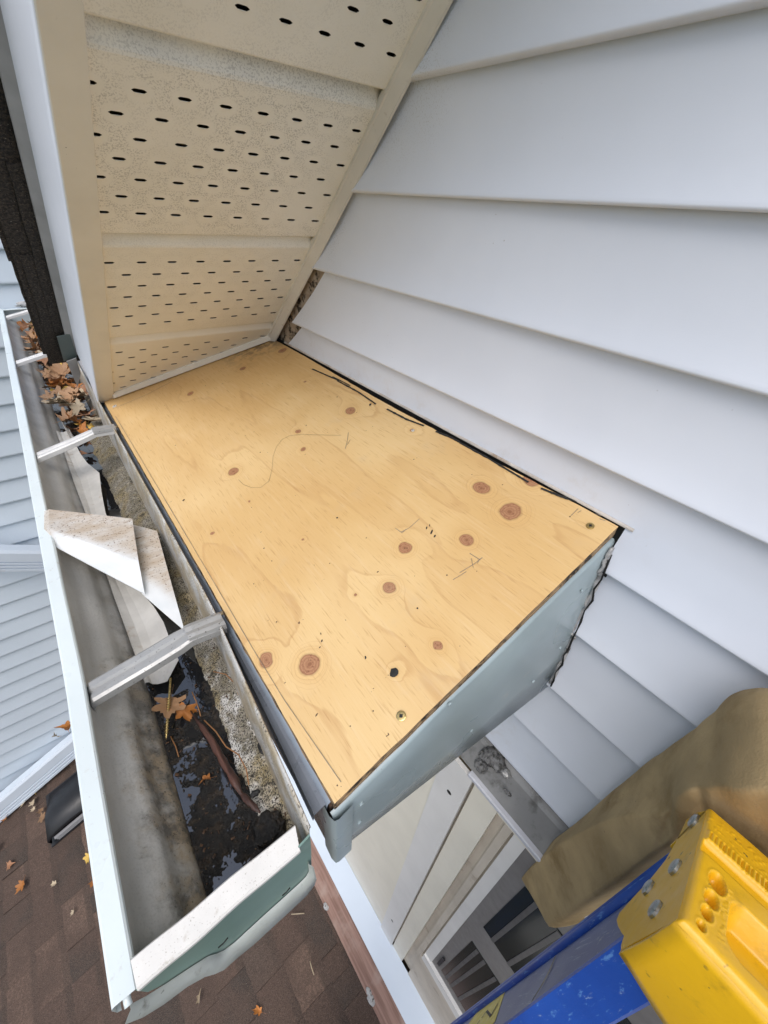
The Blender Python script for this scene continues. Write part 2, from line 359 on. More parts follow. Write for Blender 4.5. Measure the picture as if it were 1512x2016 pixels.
# ------------------------------------------------------------------ plywood material (knots, cathedral grain)
WALL = .39; PS = .37
def plyz(x): return -.248 + PS * (x - WALL)
PN = Vector((-PS, 0, 1)).normalized(); PP = Vector((WALL, 0, -.248))
def ply(px, py): return atP(px, py, PP, PN)
KN = [(478, 726, .0065), (375, 775, .0065), (690, 808, .010), (587, 849, .0055), (597, 884, .0045), (459, 928, .0085), (490, 987, .0018), (418, 1050, .0035), (597, 1062, .0018), (948, 961, .0105), (1005, 1007, .0125),
      (1048, 944, .0095), (919, 1063, .0085), (798, 1079, .0083), (767, 1157, .0080), (862, 1270, .0048), (609, 1308, .0105), (524, 1300, .0088), (556, 690, .009), (812, 847, .0035), (600, 752, .003), (776, 1324, .0030), (700, 1170, .0015), (1290, 900, .008)]
def plywood_mat():
    t = NT('fir_plywood'); q = None
    wv3 = t.n('ShaderNodeTexNoise', i_Scale=55.0, i_Detail=3.0, i_Vector=t.pos).outputs['Color']
    kp = t.n('ShaderNodeVectorMath', operation='MULTIPLY_ADD'); t.put(kp.inputs[0], wv3); kp.inputs[1].default_value = (.006, .006, 0); s0_ = t.n('ShaderNodeVectorMath', operation='ADD'); t.put(s0_.inputs[0], t.pos); s0_.inputs[1].default_value = (-.003, -.003, 0); t.t.links.new(s0_.outputs[0], kp.inputs[2]); kpos = kp.outputs[0]
    for (px, py, r) in KN:
        c = ply(px, py); s = 1 / (r * .88)
        v = t.n('ShaderNodeVectorMath', operation='MULTIPLY_ADD'); e1 = 1.066 * (.92 + .28 * ((px * 7 + py) % 10) / 10); e2 = .84 + .22 * ((px + py * 3) % 10) / 10; t.put(v.inputs[0], kpos); v.inputs[1].default_value = (e1 * s, e2 * s, 0); v.inputs[2].default_value = (-c.x * e1 * s, -c.y * e2 * s, 0)
        L = t.n('ShaderNodeVectorMath', operation='LENGTH'); t.t.links.new(v.outputs[0], L.inputs[0]); L = L.outputs['Value']
        q = L if q is None else t.math('SMOOTH_MIN', q, L, .6)
    q = t.math('ADD', q, t.math('MULTIPLY', t.math('SUBTRACT', t.noise(120, 2), .5), .16))
    x, y, z = t.sep(t.pos)[0:3]
    inv = t.math('DIVIDE', 1.0, t.math('ADD', 1.0, t.math('MULTIPLY', q, q)))
    # broad contour field of rotary-cut veneer
    f = t.math('ADD', t.math('MULTIPLY', t.noise(1, 2, .4, t.scl(t.pos, (9, 1.1, 0))), 6.0), t.math('MULTIPLY', inv, 4.2))
    f = t.math('ADD', f, t.math('MULTIPLY', t.noise(1, 3, .5, t.scl(t.pos, (50, 7, 0))), .5))
    w = t.math('FRACT', f)
    late = t.math('MULTIPLY', t.math('MULTIPLY', t.ramp(w, .90, .962), t.ramp(w, 1.0, .975)), t.ramp(t.noise(14, 4), .34, .66, .15, 1.0))
    fib = t.noise(1, 4, .6, t.scl(t.pos, (640, 34, 0)))
    fib2 = t.noise(1, 3, .6, t.scl(t.pos, (240, 12, 0)))
    c = t.mix(t.ramp(t.noise(5, 3), .3, .7), (.63, .408, .168), (.72, .512, .248))
    c = t.mix(t.math('MULTIPLY', late, .38), c, (.44, .225, .08)); c = t.mix(t.math('MULTIPLY', t.ramp(w, .35, .95), .13), c, (.52, .30, .12))
    c = t.mix(t.ramp(fib2, .50, .78, 0, .35), c, (.74, .56, .33))
    c = t.mix(t.math('MULTIPLY', t.ramp(fib, .56, .70), .58), c, (.43, .235, .085))
    # halo and heart of the knots
    halo = t.math('MULTIPLY', t.ramp(q, 2.6, 1.0), .30); c = t.mix(halo, c, (.64, .40, .15))
    rim = t.math('MULTIPLY', t.ramp(q, 1.25, 1.02), t.ramp(q, .85, .98)); 
    ring = t.math('FRACT', t.math('MULTIPLY', q, 3.4))
    heart = t.mix(t.ramp(ring, .2, .8), (.34, .165, .080), (.42, .215, .11)); heart = t.mix(t.ramp(t.noise(320, 4, .7), .52, .66), heart, (.24, .095, .045)); heart = t.mix(t.ramp(q, .35, .1), heart, (.26, .11, .05))
    c = t.mix(t.ramp(q, 1.06, .94), c, heart); c = t.mix(t.math('MULTIPLY', rim, .38), c, (.22, .10, .045)); arc = t.math('MULTIPLY', t.ramp(t.math('FRACT', t.math('MULTIPLY', q, 2.6)), .78, .95), t.math('MULTIPLY', t.ramp(q, 2.9, 1.6), t.ramp(q, 1.1, 1.2))); c = t.mix(t.math('MULTIPLY', arc, .35), c, (.42, .21, .08))
    # smudges, sap flecks, dust
    c = t.mix(t.math('MULTIPLY', t.ramp(t.noise(13, 5, .6), .60, .75), .18), c, (.50, .40, .28))
    c = t.mix(t.ramp(t.noise(170, 2, .5), .755, .775), c, (.10, .05, .02))
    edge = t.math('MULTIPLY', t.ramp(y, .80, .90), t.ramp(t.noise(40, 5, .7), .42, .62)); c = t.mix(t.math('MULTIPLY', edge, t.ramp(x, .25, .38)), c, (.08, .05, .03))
    return t.out(c, t.ramp(fib, .3, .7, .48, .66), t.math('ADD', fib, t.math('MULTIPLY', late, .8)), .16, .0015)
M['ply'] = plywood_mat()
def plyedge():
    t = NT('plywood_edge'); x, y, z = t.sep(t.pos)[0:3]
    d = t.math('SUBTRACT', z, t.math('ADD', t.math('MULTIPLY', x, PS), -.248 - PS * WALL))
    s = t.ramp(t.math('FRACT', t.math('MULTIPLY', d, 1 / .0048)), .4, .6)
    c = t.mix(s, (.46, .32, .18), (.24, .15, .08)); c = t.mix(t.ramp(t.noise(60, 6, .7), .48, .62), c, (.03, .02, .012))
    return t.out(c, .85, t.noise(160, 5), .8, .004)
M['plyedge'] = plyedge()

# ================================================================== SETTING
g = mesh('ground', [(-60, -60, -5.6), (60, -60, -5.6), (60, 60, -5.6), (-60, 60, -5.6)], [[0, 1, 2, 3]], M['ground']); tag(g, None, None, kind='structure')

# ------------------------------------------------------------------ gable wall: lapped vinyl courses
wall = thing('gable_wall', 'white lapped vinyl siding wall rising beside the plywood under the soffit', 'wall', (WALL, -.5, -2.6))
ZB = [.805, .705, .605, .505, .405, .305, .207, .106, .010, -.0925, -.1935]          # bottoms above the return
ZL = [-.301, -.402, -.515, -.630, -.746]                         # bottoms below
def rake_y(z): return (.551 - z) / .9
def plank(zb, zt, y0, ytop, ybot, parent, name='siding_plank', nseg=14, mat='siding', wob=.0008, clip=None):
    prof = [(.0125, 1.0), (.0110, .6), (.0062, .30), (.0012, .055), (.0, .03), (.0002, .012), (.002, .0), (.0125, .004)]
    if clip and clip > 0: prof = [(.0125, 1.0), (.0110, .6), (.0096, clip)]
    if clip and clip < 0: prof = [(.0096, -clip), (.0062, .30), (.0012, .055), (.0, .03), (.0002, .012), (.002, .0), (.0125, .004)]
    V = []; F = []; k = len(prof); h = zt - zb
    for i in range(nseg + 1):
        s = i / nseg
        for (dx, tz) in prof:
            ye = ybot + (ytop - ybot) * tz; y = y0 + (ye - y0) * s; z = zb + h * tz
            V.append(Vector((WALL + dx + wob * noise.noise((y * 3, zb * 37, 1.3)), y, z + .0007 * noise.noise((y * 2.2, zb * 19, 4)))))
    for i in range(nseg):
        for j in range(k - 1): a = i * k + j; F.append([a, a + k, a + k + 1, a + 1])
    return mesh(name, V, F, M[mat], parent, True)
for i, zb in enumerate(ZB):
    zt = zb + .108 if i == 0 else ZB[i - 1] + .006
    if zb == -.0925: yt, yb = rake_y(zt) - .0, rake_y(zb) - .008
    elif zb == -.1935: yt, yb = atX(632, 534, WALL).y, atX(574, 641, WALL).y
    else: yt, yb = rake_y(zt) + .0, rake_y(zb) - .004
    plank(zb, zt, -1.4, yt, yb, wall)
# lowest course above the plywood, its bottom hem riding just over the deck
plank(-.301, -.1875, -1.4, atX(590, 640, WALL).y, atX(530, 690, WALL).y + .0, wall, clip=.515, nseg=40)
hemP = [(WALL + .0097, -.2415), (WALL + .0080, -.2430), (WALL + .0078, -.2445), (WALL + .0115, -.2450)]
extrude_profile('bottom_hem', hemP, .0895, .835, simple('dusty_hem', (.55, .51, .46), .5, .2, 30, dirt=(.30, .22, .15), dscale=25, dlo=.5, dhi=.7), wall, n=8)
plank(-.301, -.1875, -1.4, .0950, .0990, wall, clip=-.515)
for i, zb in enumerate(ZL[1:]): plank(zb, ZL[i] + .006, -1.4, .099 - .006 * i if zb > -.5 else .40, .097 - .006 * i if zb > -.5 else .40, wall)
slab('wall_sheathing', [(WALL + .0135, y, z) for (y, z) in [(-1.4, -2.6), (2.16, -2.6), (2.16, -1.32), (-.5, 1.07), (-1.4, 1.07)]], (.07, 0, 0), M['sheath'], wall)
boxm('gap_shade_strip', (WALL + .0118, .092, -.36), (WALL + .0132, .93, -.2440), M['black'], wall)  # black strip added as painted shade in the gap between siding and deck
# cracked caulk where the siding meets the end of the return
def caulk_line(name, pts, r, parent):
    P = []
    for i in range(len(pts) - 1):
        a, b = Vector(pts[i]), Vector(pts[i + 1])
        for k in range(10):
            t = k / 10; p = a.lerp(b, t); w = noise.noise_vector(p * 90) * r * .8; P.append(p + Vector((0, w.y, w.z * .3)))
    return tube(name, P, r, M['caulk'], parent, 6, True, [.6 + .7 * abs(noise.noise(p * 160)) for p in P], .55)
caulk_line('caulk_bead', [(WALL + .001, .0965, -.268), (WALL - .002, .0965, -.300), (WALL + .003, .0955, -.308), (WALL - .002, .0925, -.40), (WALL + .003, .0915, -.410), (WALL - .002, .0865, -.512)], .0046, wall)
tube('caulk_crack', [Vector((WALL - .0035 + .002 * math.sin(k * 1.9), .0935 - .0085 * k / 14 + .0014 * math.sin(k * 2.7), -.272 - .235 * k / 14)) for k in range(15)], .0011, M['black'], wall, 5, True, [.4 + .9 * abs(math.sin(k * 1.3)) for k in range(15)])

# ------------------------------------------------------------------ rake overhang: soffit, trims, fascia, shingle edge
KR = math.hypot(1, .9); EN = Vector((0, .9, 1)) / KR; EV = Vector((0, 1, -.9)) / KR; RO = Vector((0, 0, .551))
def rk(x, v, n=0.0): return RO + Vector((x, 0, 0)) + EV * v + EN * n
def xo(v): return .0717 - .031 * (v - .68)
def xi(v): return xo(v) + .0300
rake = thing('rake_overhang', 'cream vented soffit, white fascia and dark shingle edge sloping down to the plywood', 'roof eave', tuple(rk(.07, 1.37)))
MX = Matrix((Vector((1, 0, 0)), EV, EN)).transposed().to_4x4()
def soffit_panel(v0, v1, grime):
    L = v1 - v0; sc = L / .2200; rows = [(.046 + .0232 * i) * 1.0 for i in range(7)]; x0, x1 = round(xo(v1) + .012, 4), .389
    holes = []
    hw, hh = .0062, .0016
    for i, rv in enumerate(rows):
        u = (.1386 if i % 2 == 0 else .1193) - .0385 * 4
        while u < x1:
            if u - hw > x0 + .004 and u + hw < x1 - .004: holes.append((u, rv))
            u += .0385
    us = sorted(set([x0, x1] + [round(u + d, 5) for (u, _) in holes for d in (-hw, -hw * .55, 0, hw * .55, hw)]))
    V = []; F = []
    vsn = [0, .0015, .004, .012, .020]                      # step, chamfer back down to the flat
    prof = [(0, .016), (.0034, .0155), (.0042, .0095), (.017, .0010), (.020, .0)]
    cuts = [p[0] for p in prof]
    for rv in rows: cuts += [rv - hh, rv + hh]
    cuts += [.2085, .2160, .2184, .2194, .2200]
    cuts = sorted(cuts)
    def hz(v):
        for (a, za), (b, zb_) in zip(prof, prof[1:]):
            if a <= v <= b: return za + (zb_ - za) * (v - a) / (b - a)
        if v > .2180: return .016 * ((v - .2180) / .0020) ** 1.5
        return 0.0
    nu = len(us)
    holeset = {}
    for (u, rv) in holes: holeset.setdefault(round(rv, 5), []).append(u)
    for v in cuts:
        for u in us: V.append((u, v * sc, hz(v)))
    for j in range(len(cuts) - 1):
        mid = (cuts[j] + cuts[j + 1]) / 2; hl = None
        for rv in holeset:
            if abs(mid - rv) < hh * .9: hl = holeset[rv]
        for i in range(nu - 1):
            um = (us[i] + us[i + 1]) / 2
            if hl and any(abs(um - u) < hw for u in hl): continue
            a = j * nu + i; F.append([a, a + nu, a + nu + 1, a + 1])
    # the pressed louvre: an arched lip that stands down from the sheet on the up-slope side of each slit
    for (u, rv) in holes:
        b = len(V); n = 6
        for i in range(n + 1):
            s = -1 + 2 * i / n; bulge = 1 - s * s; up = hh * (.2 + .8 * s ** 4); dn = hh * .9 * s ** 4
            V.append((u + s * hw, (rv - hh) * sc, 0.0)); V.append((u + s * hw, (rv - hh + up * .8) * sc, .0006 * bulge)); V.append((u + s * hw, (rv + hh) * sc, .0)); V.append((u + s * hw, (rv + hh - dn) * sc, -.0008 * bulge))
        for i in range(n):
            a = b + i * 4; F.append([a, a + 1, a + 5, a + 4]); F.append([a + 2, a + 6, a + 7, a + 3])
    me = bpy.data.meshes.new('soffit_panel'); me.from_pydata(V, [], F); me.update()
    o = link('soffit_panel', me, M['soffit'], rake); o.matrix_parent_inverse = Matrix.Translation(-rake.location)
    o.matrix_basis = Matrix.Translation(rk(0, v0)) @ MX; o.color = (grime, grime, grime, 1)
    return o
for (a, b, gr) in [(-.20, .0205, .5), (.0205, .24, .5), (.24, .4595, .8), (.4595, .678, .45), (.678, .8955, 1.0), (.8955, 1.130, .35), (1.130, 1.36, .1)]: soffit_panel(a, b, gr)
# dark sheet above the slits, its colour standing in for the unlit void
slab('slit_shade_backing', [rk(.100, -.2, .03), rk(.40, -.2, .03), rk(.40, 1.37, .03), rk(.06, 1.37, .03)], EN * .01, simple('slit_shade_dark', (.055, .05, .042), .9), rake)
# cream bottom flange of the fascia cover, white face, drip edge
def rib(name, fns, m, v0=-.2, v1=1.378, n=24):
    V = []; F = []; k = len(fns)
    for i in range(n + 1):
        v = v0 + (v1 - v0) * i / n
        for f in fns: V.append(f(v))
    for i in range(n):
        for j in range(k - 1): a = i * k + j; F.append([a, a + 1, a + k + 1, a + k])
    return fix(mesh(name, V, F, m, rake))
wv = lambda v, s: .0009 * noise.noise((v * 9, s, 2.2))
rib('fascia_flange', [lambda v: rk(xi(v), v, .012), lambda v: rk(xi(v) + wv(v, 1), v, -.003), lambda v: rk(xi(v) - .001, v, -.004), lambda v: rk(xo(v) + .001, v, -.004), lambda v: rk(xo(v), v, -.0032)], M['cream'])
rib('fascia_face', [lambda v: rk(xo(v), v, -.0031), lambda v: rk(xo(v) - .0008, v, -.002), lambda v: rk(xo(v) - .0012 + wv(v, 3), v, .004), lambda v: rk(xo(v) + wv(v, 5), v, .06), lambda v: rk(xo(v) - .0015, v, .119)], M['fascia'], v1=1.385)
rib('drip_edge', [lambda v: rk(xo(v) - .0005, v, .116), lambda v: rk(xo(v) - .0125, v, .121), lambda v: rk(xo(v) - .0130, v, .124), lambda v: rk(xo(v) - .0128, v, .128), lambda v: rk(xo(v) + .03, v, .129)], M['dripedge'], v1=1.40)
# J-channel along the wall and along the plywood
rib('wall_trim', [lambda v: rk(.4, v, -.001), lambda v: rk(.3945, v, -.0140), lambda v: rk(.3930, v, -.0158), lambda v: rk(.3905, v, -.0152), lambda v: rk(.3835, v, -.0045), lambda v: rk(.3815, v, -.0035), lambda v: rk(.3815, v, .004)], M['trimw'], -.2, 1.205)
tb = []
def bt(x, up, out):
    v = ((.551 - plyz(x)) / .9) * KR; p = Vector((x, 0, plyz(x))); p.y = (.551 - plyz(x)) / .9 - .006
    return p + Vector((0, -out, up))
V = []; F = []; N = 10
for i in range(N + 1):
    x = .078 + (.386 - .078) * i / N
    V += [bt(x, .0012, .004), bt(x, .0025, .0105), bt(x, .0040, .0115), bt(x, .0135, .0125), bt(x, .0145, .0115), bt(x, .0155, -.001)]
for i in range(N):
    for j in range(5): a = i * 6 + j; F.append([a, a + 1, a + 7, a + 6])
fix(mesh('deck_trim', V, F, M['cream'], rake))
# shingle layers overhanging the drip edge: stepped courses toward the eave
def shl(v0, v1, dx, n0, th, tilt=0.0):
    V = []; F = []; N = 14
    for i in range(N + 1):
        v = v0 + (v1 - v0) * i / N; jx = .0018 * noise.noise((v * 40, dx * 100, 1)); x = xo(v) - dx + jx
        n = n0 + tilt * (v - v0)
        V += [rk(x, v, n), rk(x, v, n + th), rk(.62, v, n + th), rk(.62, v, n)]
    for i in range(N):
        for j in range(4): a = i * 4; F.append([a + j, a + (j + 1) % 4, a + 4 + (j + 1) % 4, a + 4 + j])
    F += [[0, 1, 2, 3], [N * 4 + 3, N * 4 + 2, N * 4 + 1, N * 4]]
    return fix(mesh('shingle_course', V, F, M['shingle_dark'], rake))
shl(-.2, 1.46, .052, .1335, .004)
shl(.95, 1.452, .0275, .1295, .0035)
shl(1.11, 1.44, .044, .1315, .0018)
vv = 1.42
while vv > -.1:
    shl(max(-.2, vv - .17), vv, .058 + random.uniform(-.002, .003), .1378, .004, -.008); vv -= .145
# kicked-out flashing at the foot of the rake
def rkp(px, py, n): return atP(px, py, RO + EN * n, EN)
slab('kick_flashing', [rkp(112, 663, .122), rkp(138, 658, .118), rkp(152, 704, .112), rkp(126, 712, .116)], EN * .0012, simple('slate_green_flashing', (.13, .165, .16), .4), rake)
slab('foot_flashing', [rkp(131, 712, .108), rkp(150, 705, .104), rkp(159, 735, .098), rkp(153, 762, .096), rkp(144, 742, .100)], EN * .0012, M['dripedge'], rake)

# ------------------------------------------------------------------ boxed return under the plywood
YE = .100
ret = thing('boxed_return', 'pale teal aluminium boxed eave return holding the plywood deck', 'eave return', (.06, .1, -.55))
XF = .0565
prof = [(.066, -.3835), (.0635, -.3805), (.0605, -.3795), (.0575, -.3815), (XF, -.386), (XF - .001, -.42), (XF, -.491), (.0585, -.4950)]
extrude_profile('front_fascia', prof, YE + .010, 1.06, simple('blue_grey_fascia', (.27, .32, .385), .22, .1, 10, dirt=(.15, .16, .18), dscale=14, dlo=.5, dhi=.75, bump=.06, bscale=18), ret, smooth=True, n=20, fn=lambda p: p + Vector((.0012 * noise.noise((p.y * 7, p.z * 9, .3)), 0, .0012 * noise.noise((p.y * 5, .5, 3)))))
# end panel with a fold line
def ey(x): return YE + .0025 - .001 * (x - .06) / .33
ES = lambda x: .013 * max(0, (x - .06) / .33)
V = []; F = []; N = 16
for i in range(N + 1):
    x = XF + .0005 + (.4005 - XF) * i / N; zt = plyz(x) - .0165 - .003 * max(0, (x - .06) / .33) ** 2 + .0014 * noise.noise((x * 30, 0, 1)) + .0008 * noise.noise((x * 140, 0, 5)); fz = -.462 + .030 * max(0, (x - .06) / .33) ** 1.6; zb_ = -.498 - .030 * (x - .06) / .33
    y = ey(x); w = lambda s: .0012 * noise.noise((x * 14, s, 6))
    V += [Vector((x, y + .004, zt + .0004)), Vector((x, y + .0008, zt)), Vector((x, y - .0008 + w(1), zt - .003)), Vector((x, y - .001 + w(2) - ES(x) * .4, (zt + fz) / 2)), Vector((x, y - .0012 + w(4) - ES(x) * .75, fz)), Vector((x, y + .003 - ES(x), zb_)), Vector((x, y + .016 - ES(x), zb_ - .001))]
for i in range(N):
    for j in range(6): a = i * 7 + j; F.append([a, a + 1, a + 8, a + 7])
fix(mesh('end_panel', V, F, M['teal'], ret, True))
sl = [(XF - .0012, YE + .016), (XF - .0018, YE + .004), (XF - .0002, YE - .0012), (XF + .003, YE - .0022), (.0735, YE - .0016)]
V = []; F = []
for (x, y) in sl: V += [Vector((x, y, -.3850 if x < .06 else plyz(x) - .0160)), Vector((x, y, -.4965))]
for i in range(len(sl) - 1): F.append([2 * i, 2 * i + 1, 2 * i + 3, 2 * i + 2])
fix(mesh('corner_wrap', V, F, M['teal'], ret, True))
boxm('return_underside', (XF + .004, YE + .016, -.4965), (WALL - .002, 1.05, -.4935), M['cream'], ret)
# rotten framing seen in the gap under the plywood
def framing(name, lo, hi):
    o = boxm(name, lo, hi, M['rot'], ret)
    bm = bmesh.new(); bm.from_mesh(o.data); bmesh.ops.subdivide_edges(bm, edges=bm.edges[:], cuts=6, use_grid_fill=True)
    for v in bm.verts: v.co += noise.noise_vector(v.co * 70) * .0016
    bm.to_mesh(o.data); bm.free(); return o
V = []
def slope_board(name, y0, y1, x0, x1, drop, th, m):
    return slab(name, [(x0, y0, plyz(x0) - drop), (x1, y0, plyz(x1) - drop), (x1, y1, plyz(x1) - drop), (x0, y1, plyz(x0) - drop)], (0, 0, -th), m, ret)
slope_board('rafter', YE + .0085, YE + .045, .0585, .39, .0135, .10, M['rot'])
framing('sub_fascia', (.0665, YE + .05, -.488), (.085, 1.02, -.3905))
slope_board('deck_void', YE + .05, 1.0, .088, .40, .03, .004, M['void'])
slope_board('wall_ledger', YE + .05, .95, .378, .41, .0135, .10, M['rot'])
# rivets on the end panel
for (px, py) in [(1146, 1163), (1103, 1276), (1050, 1342), (928, 1438), (712, 1583), (708, 1619), (886, 1386)]:
    p = atY(px, py, YE - .002); p = atY(px, py, ey(p.x) - .0016 - ES(p.x) * max(0, min(1, (plyz(p.x) - p.z) / .25)))
    disc('pop_rivet', p, (0, -1, .05), .0021, .0012, M['teal'], ret, 10)

# ------------------------------------------------------------------ plywood sheet
pw = thing('plywood_sheet', 'new knotty plywood deck sheet screwed over the boxed return', 'plywood', (.2, .5, -.33))
x0, x1, y0, y1 = .0600, .3925, YE + .0045, 1.03
nx, ny = 30, 90
def wall_edge(y): return .3945 + .0020 * math.exp(-((y - .11) / .25) ** 2) - .0040 * max(0, math.sin((y - .15) * 5.2)) + .0006 * noise.noise((y * 60, 1, 1))
rows = []
for j in range(ny + 1):
    y = y0 + (y1 - y0) * j / ny; r = []
    for i in range(nx + 1):
        s = i / nx; x = x0 + .0005 * noise.noise((y * 50, 3, 1)) + (wall_edge(y) - x0) * s
        yy = y + (.0009 * noise.noise((x * 120, 2, 2)) if j == 0 else 0) - (.0018 * (x - .06) / .33 if j < 3 else 0)
        r.append(Vector((x, yy, plyz(x) + .0007 * noise.noise((x * 6, y * 5, 1)))))
    rows.append(r)
V = [v for r in rows for v in r]; F = [[j * (nx + 1) + i, j * (nx + 1) + i + 1, (j + 1) * (nx + 1) + i + 1, (j + 1) * (nx + 1) + i] for j in range(ny) for i in range(nx)]
mesh('face_veneer', V, F, M['ply'], pw, True)
b = [rows[0][i] for i in range(nx + 1)] + [rows[j][nx] for j in range(1, ny + 1)] + [rows[ny][i] for i in range(nx - 1, -1, -1)] + [rows[j][0] for j in range(ny - 1, 0, -1)]
V = []; F = []; n = len(b); D = Vector((.0, 0, -.0125))
for i, p in enumerate(b): V += [p + Vector((0, 0, -.00005)), p + D * .35 + noise.noise_vector(p * 140) * .0012, p + D * .7 + noise.noise_vector(p * 160 + Vector((3, 1, 0))) * .0014, p + D]
for i in range(n):
    a, c = i * 4, ((i + 1) % n) * 4
    for k in range(3): F.append([a + k, a + k + 1, c + k + 1, c + k])
F.append([i * 4 + 3 for i in range(n)])
fix(mesh('ply_edges', V, F, M['plyedge'], pw))
def on_ply(px, py, up=.0006): return ply(px, py) + PN * up
def ribbon(name, pts, w, m, parent, up=.0006):
    P = [on_ply(px, py, up) for (px, py) in pts]; V = []; F = []
    for i, p in enumerate(P):
        t = (P[min(i + 1, len(P) - 1)] - P[max(i - 1, 0)]).normalized(); s = t.cross(PN).normalized() * w * (.55 + .6 * abs(noise.noise(p * 200)))
        V += [p - s, p + PN * .0002, p + s]
    for i in range(len(P) - 1): a = i * 3; F += [[a, a + 1, a + 4, a + 3], [a + 1, a + 2, a + 5, a + 4]]
    return mesh(name, V, F, m, parent)
def dens(pts, k=6):
    out = []
    for a, b in zip(pts, pts[1:]):
        for i in range(k): out.append((a[0] + (b[0] - a[0]) * i / k, a[1] + (b[1] - a[1]) * i / k))
    return out + [pts[-1]]
ribbon('pencil_line', dens([(228, 820), (310, 958), (400, 1110), (500, 1280), (560, 1378), (618, 1462), (672, 1540)], 8), .00045, M['pencil'], pw, .0009)
ribbon('pencil_line', dens([(222, 806), (290, 777), (338, 752)]), .0005, M['pencil'], pw, .0009)
cv = []
for i in range(25):
    t = i / 24; cv.append((468 + 130 * t + (30 * math.sin(t * 6.3)) * (1 - t * .3), 940 + 22 * math.sin(t * 3.2) - 92 * max(0, t - .25)))
ribbon('thread', [(470, 945), (480, 955), (497, 961), (515, 960), (530, 948), (536, 925), (538, 900), (545, 880), (556, 866), (572, 858), (595, 856), (630, 857), (672, 858)], .00022, M['thread'], pw, .0010)
for seg, w in [([(615, 727), (640, 738), (668, 750)], .0022), ([(664, 750), (705, 772), (740, 796)], .0020), ([(655, 742), (690, 760)], .0014), ([(762, 806), (800, 826), (835, 839)], .0022), ([(858, 850), (888, 862), (905, 871)], .0024), ([(905, 872), (960, 902), (1010, 932), (1040, 950)], .0020), ([(1065, 962), (1105, 978), (1136, 988)], .0022)]:
    ribbon('tar_smear', dens(seg, 10), w, M['black'], pw, .0008)
# stamped ink marks, sap and dirt spots on the face
def spot(px, py, r, e=1.0, ang=0.0, m='black', name='dark_spot'):
    c = on_ply(px, py, .0007); a = Vector((math.cos(ang), math.sin(ang), 0)); a = (a - PN * a.dot(PN)).normalized(); b_ = PN.cross(a); n = 12
    V = [c + PN * .0003] + [c + (a * math.cos(2 * math.pi * i / n) + b_ * math.sin(2 * math.pi * i / n) * e) * r * (1 + .35 * noise.noise((px + i * .9, py, i))) for i in range(n)]
    return mesh(name, V, [[0, i + 1, (i + 1) % n + 1] for i in range(n)], M[m], pw)
for a in [(776, 1324, .0042), (720, 1295, .0016, .5, 1), (632, 1248, .0012, .4, 1.2), (634, 1262, .0014, .5, .6), (630, 1275, .0012, .4, .2), (612, 1300, .0004), (729, 797, .003, .6, .5), (362, 985, .002, .6, .4), (840, 1040, .0022, .35, .6), (850, 1048, .0034, .3, .5), (856, 1056, .0020, .5, .3), (846, 1035, .0018, .3, .8), (405, 760, .0009), (603, 838, .0009), (664, 782, .0010), (822, 1198, .0009), (664, 1020, .0012), (520, 1080, .0008), (880, 1133, .0008), (500, 1150, .0006), (545, 1225, .0007), (690, 1430, .0005), (1122, 1018, .0007), (735, 1400, .0006)]: spot(*a)
for seg in [[(925, 1090), (944, 1102), (940, 1110)], [(905, 1128), (935, 1110), (950, 1098)], [(892, 1142), (918, 1126)], [(928, 1100), (932, 1118)], [(1138, 1002), (1124, 1016)], [(1172, 1012), (1184, 1016)], [(1180, 1022), (1192, 1026)], [(686, 852), (684, 868), (680, 884)], [(690, 866), (684, 876)], [(1137, 1010), (1144, 1006)], [(778, 1040), (792, 1050), (800, 1042)], [(790, 1048), (806, 1040), (826, 1022)]]:
    ribbon('ink_mark', dens(seg, 4), .00045, M['pencil'], pw, .0007)
def screw(px, py, m, r=.0040):
    c = on_ply(px, py, .0003); o = disc('wood_screw', c, PN, r, .0010, m, pw, 18, .3)
    a = PN.orthogonal().normalized() * r * .33; b_ = PN.cross(a); c2 = c + PN * .00106
    mesh('square_recess', [c2 + a + b_, c2 + a - b_, c2 - a - b_, c2 - a + b_], [[0, 1, 2, 3]], M['black'], o)
screw(1162, 1036, M['screw']); screw(790, 1410, M['screw'], .0042); screw(226, 800, M['alu_light'], .0042); screw(813, 848, M['alu_light'], .0022)

# ------------------------------------------------------------------ gutter
gut = thing('eave_gutter', 'open white gutter with end cap running along the return into the distance', 'gutter', (-.02, .1, -.475))
def gfn(p):
    k = max(0.0, (.345 - p.y) / .235); t = min(1, max(0, (p.x + .09) / .14))
    return p + Vector((-.005 * k * (1 - t) - .0135 * k * t, 0, .0015 * noise.noise((p.y * 5, p.x * 20, 1)) * (1 if p.z < -.4 else .3)))
GP = [(.0515, -.3655), (.0500, -.367), (.0492, -.39), (.0475, -.43), (.0462, -.455), (.0425, -.4655), (.036, -.4695), (0, -.4712), (-.0285, -.472), (-.0335, -.4705), (-.0365, -.4665), (-.0385, -.460), (-.0425, -.4545), (-.0480, -.4495), (-.0515, -.4435), (-.0535, -.4360), (-.0565, -.4300), (-.0620, -.4255), (-.0690, -.4215), (-.0740, -.4150), (-.0768, -.4055), (-.0778, -.3955), (-.0775, -.388)]
o = extrude_profile('trough', GP, .101, 2.13, M['trough'], gut, True, 60, gfn); md = o.modifiers.new('thick', 'SOLIDIFY'); md.thickness = .0012; md.offset = 0
LP = [(-.0775, -.3925), (-.0762, -.3885), (-.0768, -.3862), (-.0782, -.3850), (-.0900, -.3846), (-.0916, -.3858), (-.0922, -.3880), (-.0922, -.3985), (-.0905, -.4005)]
extrude_profile('front_lip', LP, .0985, 2.135, M['lip'], gut, False, 60, lambda p: gfn(p) + Vector((.0008 * noise.noise((p.y * 4, 2, 2)), 0, .0008 * noise.noise((p.y * 6, 5, 2)))))
